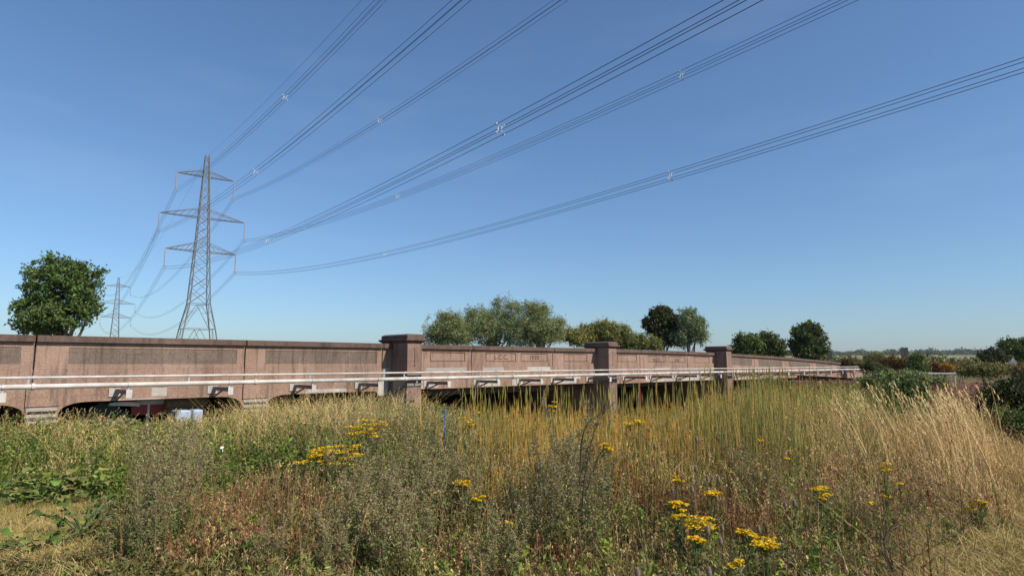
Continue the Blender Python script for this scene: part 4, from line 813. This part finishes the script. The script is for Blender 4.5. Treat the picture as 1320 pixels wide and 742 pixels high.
RAG = [(432, 585, 7.6, 72, 22, 'widest drift of yellow ragwort flowers left of centre', 20), (470, 553, 9.0, 38, 26, 'yellow ragwort flowering above the widest drift', 13), (487, 548, 9.4, 22, 14, 'small yellow ragwort right of the one above the drift', 4), (408, 590, 7.4, 12, 12, 'small ragwort at the left tip of the widest drift', 3), (382, 600, 7.2, 14, 8, 'faint ragwort left of the widest yellow drift', 2),
       (462, 606, 6.8, 10, 6, 'single ragwort head just below the widest drift', 1), (600, 545, 8.6, 16, 16, 'ragwort beside the blue stake', 4), (619, 533, 9.4, 8, 5, 'tiny ragwort near the dark opening', 1), (598, 623, 6.2, 24, 9, 'flat topped orange yellow ragwort in the centre', 4), (616, 643, 5.9, 14, 14, 'ragwort just right below the flat topped central one', 3), (554, 652, 5.8, 8, 18, 'narrow upright ragwort in the centre foreground', 3),
       (818, 545, 8.2, 22, 10, 'ragwort below the red stake', 4), (712, 525, 8.8, 8, 16, 'slim ragwort in front of the dark opening left of the second pillar', 3), (757, 568, 7.4, 12, 6, 'small ragwort under the dark arching stalks', 2), (780, 578, 7.2, 18, 14, 'loose ragwort right of the arching stalks', 4),
       (872, 652, 5.7, 22, 12, 'bright ragwort with three tiers left of the teasels', 5), (875, 666, 5.5, 12, 12, 'low ragwort head hanging under the three tiers', 2), (903, 675, 5.4, 34, 16, 'broad golden ragwort beside the teasel pair', 7), (898, 699, 5.1, 18, 10, 'ragwort below the broad golden one', 3), (872, 617, 6.3, 12, 8, 'small ragwort above the three tiered one', 2), (916, 635, 6.0, 28, 8, 'dull orange ragwort behind the teasels', 3),
       (964, 690, 5.2, 22, 9, 'ragwort left of the lowest bright one', 3), (985, 702, 5.0, 30, 12, 'lowest bright ragwort at bottom right of centre', 5), (950, 727, 4.7, 18, 8, 'dim ragwort at the bottom edge', 2), (1060, 637, 6.0, 24, 16, 'ragwort standing alone right of centre', 5), (1139, 602, 6.6, 16, 9, 'ragwort at the foot of the pinkish grass', 3), (1140, 643, 5.9, 14, 8, 'ragwort left of the arching shrub', 2), (1129, 652, 5.7, 9, 5, 'tiny ragwort left of the arching shrub', 1), (1161, 627, 6.1, 9, 6, 'tiny ragwort above the arching shrub', 1),
       (1262, 651, 5.7, 20, 16, 'rightmost ragwort at the end of the arching twigs', 4), (1012, 594, 7.2, 8, 5, 'tiny ragwort in the green grass', 1), (660, 676, 5.4, 10, 5, 'tiny ragwort low in the middle foreground', 1), (984, 568, 7.8, 10, 5, 'small ragwort high in the golden stalks', 1)]
for i, a in enumerate(RAG): ragwort(i, *a)
# teasels
def teasel():
    root = thing('teasel_plant', 'x', 'teasel', (0, 0, 0), 0, 'teasel heads in the meadow')
    m = MB(); m.tube([(0, 0, z) for z in np.linspace(0, .075, 9)], [.009, .015, .0185, .0195, .019, .0175, .015, .011, .004], 10)
    m.v = [(x, y, z - .035) for x, y, z in m.v]; hd = m.build('flower_head', M['teasel'], root, smooth=True)
    vb = VB(); n = 260; a = rng.random(n) * 6.28; z = rng.uniform(-.03, .036, n); r = .018 * np.sqrt(np.clip(1 - (z / .045) ** 2, .1, 1)); C = np.stack([np.cos(a) * r, np.sin(a) * r, z], 1)
    d = np.stack([np.cos(a) * .8, np.sin(a) * .8, np.full(n, .6)], 1); vb.leaves(C + d * .003, d * .006, np.cross(d, [0, 0, 1.]) * .0012, cols(n, (.34, .28, .24), (.26, .20, .17)))
    n = 9; a = np.arange(n) * .7; C = np.stack([np.cos(a) * .015, np.sin(a) * .015, np.full(n, -.037)], 1); vb.strips(C, .03, .045, a, .004, cols(n, (.2, .19, .1)), cols(n, (.25, .22, .12)), 4, .6, .8)
    vb.build('bracts', DRY, root)
    m = MB(); m.tube([(0, 0, -.036), (.012, 0, -.35), (0, .01, -.62)], [.0035, .004, .006], 6); m.build('stem', M['brownstalk'], root)
    vb = VB(); C = np.array([[0.006, 0, -.25], [.006, 0, -.25], [.01, 0, -.4], [.01, 0, -.4]]); vb.strips(C, .05, .17, np.array([.4, 3.5, 1.9, 5.]), .03, cols(4, (.09, .12, .05)), cols(4, (.14, .16, .07)), 4, .8, .8); vb.build('leaf', LEAF, root)
    return root
M['teasel'] = plain('teasel_head', (.20, .15, .12), .9, 0, .35, 60)
TEA = [(912, 683, 5.2, 'teasel head in front of the broad golden ragwort'), (931, 680, 5.3, 'left one of the teasel pair right of the broad golden ragwort'), (929, 697, 5.2, 'lower teasel of the pair right of the broad golden ragwort'), (978, 681, 5.2, 'teasel head standing above the lowest bright ragwort'), (914, 737, 4.8, 'teasel head at the bottom edge'), (822, 738, 4.8, 'brown teasel head left at the bottom edge'),
       (897, 604, 6.6, 'purplish teasel head amid the golden stalks'), (912, 616, 6.3, 'tall brown teasel head amid the golden stalks'), (926, 617, 6.3, 'teasel head right of the tall brown one'), (892, 630, 6.1, 'dark teasel head above the three tiered ragwort'), (867, 633, 6.0, 'small dark teasel left above the three tiered ragwort'), (924, 642, 6.0, 'pale teasel head among dull orange flowers'), (853, 591, 6.9, 'teasel head high in the golden stalks'), (837, 554, 7.6, 'highest small teasel below the dark opening'), (844, 574, 7.2, 'second highest teasel in the stalks'), (861, 569, 7.3, 'teasel right of the second highest'), (898, 566, 7.4, 'teasel in the stalks before the third pillar'),
       (694, 604, 6.0, 'reddish brown teasel left of the dark arching stalks'), (713, 602, 6.0, 'pinkish teasel beside the reddish brown one'), (703, 634, 5.7, 'tall teasel below the reddish brown one'), (1012, 650, 5.6, 'teasel left of the lone ragwort'), (1024, 648, 5.7, 'grey teasel just left of the lone ragwort')]
t0 = teasel()
for i, (px, py, Y, lb) in enumerate(TEA):
    Y = depth_for(px, py - 3) - .1; c = W(px, py, Y); k = rng.uniform(.7, .95)
    if i == 0: t0.location = c; t0['label'] = lb
    else: copy_thing(t0, c, rng.random() * 6, k, lb)
# big-leaved burdock
def burdock(label, px, Y, n, L, hgt, pal, spread=1.35):
    x = GX(px, Y); root = thing('burdock_plant', label, 'burdock', (x, Y, gzf(x, Y)), 0, 'large leaved plants round the left clearing')
    vb = VB(); st = MB()
    for k in range(n):
        az = rng.random() * 6.28; l = L * rng.uniform(.35, 1.05); h = hgt * rng.uniform(.5, 1.1); h = h * 1.35; l = l * .85; r0 = .1 * spread + .22 * spread * rng.random(); d = np.array([math.cos(az), math.sin(az), 0]); sd_ = np.array([-math.sin(az), math.cos(az), 0])
        st.tube([(0, 0, 0), tuple(d * r0 * .5 + [0, 0, h * .7]), tuple(d * r0 + [0, 0, h])], [.008, .006, .004], 5)
        t = np.linspace(0, 1, 8); wv = l * .36 * np.sin(np.pi * np.clip(t * .92 + .06, 0, 1)) ** .7 * (1 - .25 * t); mid = (d * r0 + [0, 0, h])[None] + d[None] * (l * t * .93)[:, None] + np.array([0, 0, 1.])[None] * (l * (.75 * t - .70 * t ** 2))[:, None]
        c = cols(1, *pal, var=.25)[0]; up = np.array([0, 0, 1.]); rf = rng.uniform(.02, .07) * l
        V = np.stack([mid + sd_ * wv[:, None] + up * (rf + rng.normal(0, .012, 8))[:, None], mid, mid - sd_ * wv[:, None] + up * (rf + rng.normal(0, .012, 8))[:, None]], 1)
        i = np.arange(7)[:, None] * 3; q = np.concatenate([np.stack([i, i + 1, i + 4, i + 3], -1), np.stack([i + 1, i + 2, i + 5, i + 4], -1)], 1)
        vb._add(V, q.reshape(-1, 4), np.tile(c, (8 * 3, 1)) * rng.uniform(.85, 1.1, (24, 1)))
    o = vb.build('leaf', LEAF, root); st.build('leaf_stalk', M['stalk'], root)
BUR = [(.09, .14, .035), (.13, .17, .045), (.17, .20, .07), (.07, .11, .03), (.19, .16, .07)]
for lb, px, Y, n, L, h in (('bright burdock with upright leaves at the far left', 18, 9.7, 16, .34, .30), ('burdock with broad leaves behind the left clearing', 62, 9.5, 16, .32, .2), ('largest bright burdock behind the left clearing', 98, 9.6, 20, .36, .25), ('burdock touching the mugwort behind the clearing', 132, 9.3, 14, .28, .18), ('low burdock row behind the clearing at the far left', 40, 9.2, 16, .26, .1), ('low burdock directly behind the middle of the clearing', 85, 9.15, 16, .26, .1),
                            ('yellow green burdock leaves in front of the clearing', 55, 6.1, 18, .22, .10), ('burdock leaves on the right front of the clearing', 95, 6.3, 18, .20, .12), ('dark leaved burdock at the right corner of the clearing', 125, 6.7, 20, .20, .22), ('small burdock at the bottom left corner', 80, 4.75, 6, .15, .06), ('green leafy burdock under the small arches', 300, 10.5, 10, .22, .35), ('second leafy burdock beside the white flower', 278, 10.0, 9, .22, .3), ('dark leaved burdock below the second arch', 455, 9.6, 14, .16, .5)):
    burdock(lb, px, Y, n, L, h, BUR if 'dark' not in lb else [(.05, .09, .025), (.07, .12, .03)])
# bindweed flower
c = W(287, 577, 8.6); q = thing('bindweed_flower', 'single white trumpet flower in the weeds below the arches', 'flower', (c.x, c.y, c.z)); m = MB()
m.tube([(0, 0, -.05), (0, -.005, -.01), (0, -.02, .01)], [.005, .011, .025], 12); m.build('petal', M['white'], q); MB().tube([(0, 0, -.05), (.02, .02, gzf(c.x, c.y) - c.z)], .003, 5).build('stem', M['stalk'], q)
# dark arching stalks in front of the second pillar
def arching(name, label, cat, Y, paths, mat, r, buds, base_px):
    bx = GX(base_px, Y); g = gzf(bx, Y); root = thing(name, label, cat, (bx, Y, g)); b = Vector((bx, Y, g))
    for i, pth in enumerate(paths):
        pts = [W(x, y, Y + .12 * math.sin(i * 2.3 + k * .3)) - b for k, (x, y) in enumerate(pth)]
        pts = [Vector((0, 0, -.03))] + pts; P = []
        for k in range(len(pts) - 1):
            p0 = pts[max(k - 1, 0)]; p1 = pts[k]; p2 = pts[k + 1]; p3 = pts[min(k + 2, len(pts) - 1)]
            for u in np.linspace(0, 1, 6, endpoint=False): P.append(.5 * ((2 * p1) + (-p0 + p2) * u + (2 * p0 - 5 * p1 + 4 * p2 - p3) * u * u + (-p0 + 3 * p1 - 3 * p2 + p3) * u ** 3))
        P.append(pts[-1]); n = len(P)
        MB().tube(P, [r * (1.15 - .75 * k / n) for k in range(n)], 6).build('stem', mat, root)
        if buds:
            vb = VB(); A = np.array([tuple(p) for p in P[n // 3:]]); A = np.repeat(A, buds, 0) + rng.normal(0, .007, (len(A) * buds, 3)); vb.rleaves(A, .011, cols(len(A), (.07, .075, .035), (.10, .07, .045)), .5); vb.build('seed_pods', LEAF, root)
arching('mullein_stalk', 'dark curved seed stalks bending right before the second pillar', 'seed stalk', 6.2, [[(748, 620), (752, 560), (765, 540), (793, 518)], [(748, 620), (750, 565), (760, 542)], [(752, 630), (765, 560), (775, 544)], [(745, 640), (755, 590), (775, 568)], [(755, 640), (772, 588), (781, 578)]], M['dark'], .008, 3, 748)
arching('buddleia_shrub', 'low shrub with long arching seed twigs in the right foreground', 'shrub', 5.2, [[(1140, 700), (1160, 655), (1195, 625), (1240, 632), (1262, 650)], [(1145, 700), (1170, 650), (1205, 640), (1235, 645)], [(1140, 695), (1175, 670), (1225, 662), (1272, 680)], [(1150, 710), (1185, 690), (1220, 700), (1250, 665)], [(1135, 700), (1150, 640), (1180, 618), (1215, 625)], [(1140, 700), (1165, 672), (1190, 645)], [(1140, 705), (1180, 715), (1225, 690), (1262, 662)], [(1135, 700), (1128, 660), (1150, 640)], [(1150, 705), (1200, 690), (1240, 702)]], M['brownstalk'], .0042, 4, 1140)

# ---------------------------------------------------------------- the air
mh = bpy.data.materials.new('thin_summer_haze'); mh.use_nodes = True; nh = mh.node_tree; nh.nodes.remove(nh.nodes['Principled BSDF'])
pv = nh.nodes.new('ShaderNodeVolumePrincipled'); pv.inputs['Color'].default_value = (.82, .89, 1, 1); pv.inputs['Density'].default_value = .00007; pv.inputs['Anisotropy'].default_value = .2
nh.links.new(pv.outputs[0], nh.nodes['Material Output'].inputs['Volume'])
hz = MB().box(-9600, 9600, -9600, 9600, -8, 75).build('haze', mh); tag(hz, kind='stuff', label='thin pale summer haze over the fields', cat='haze')
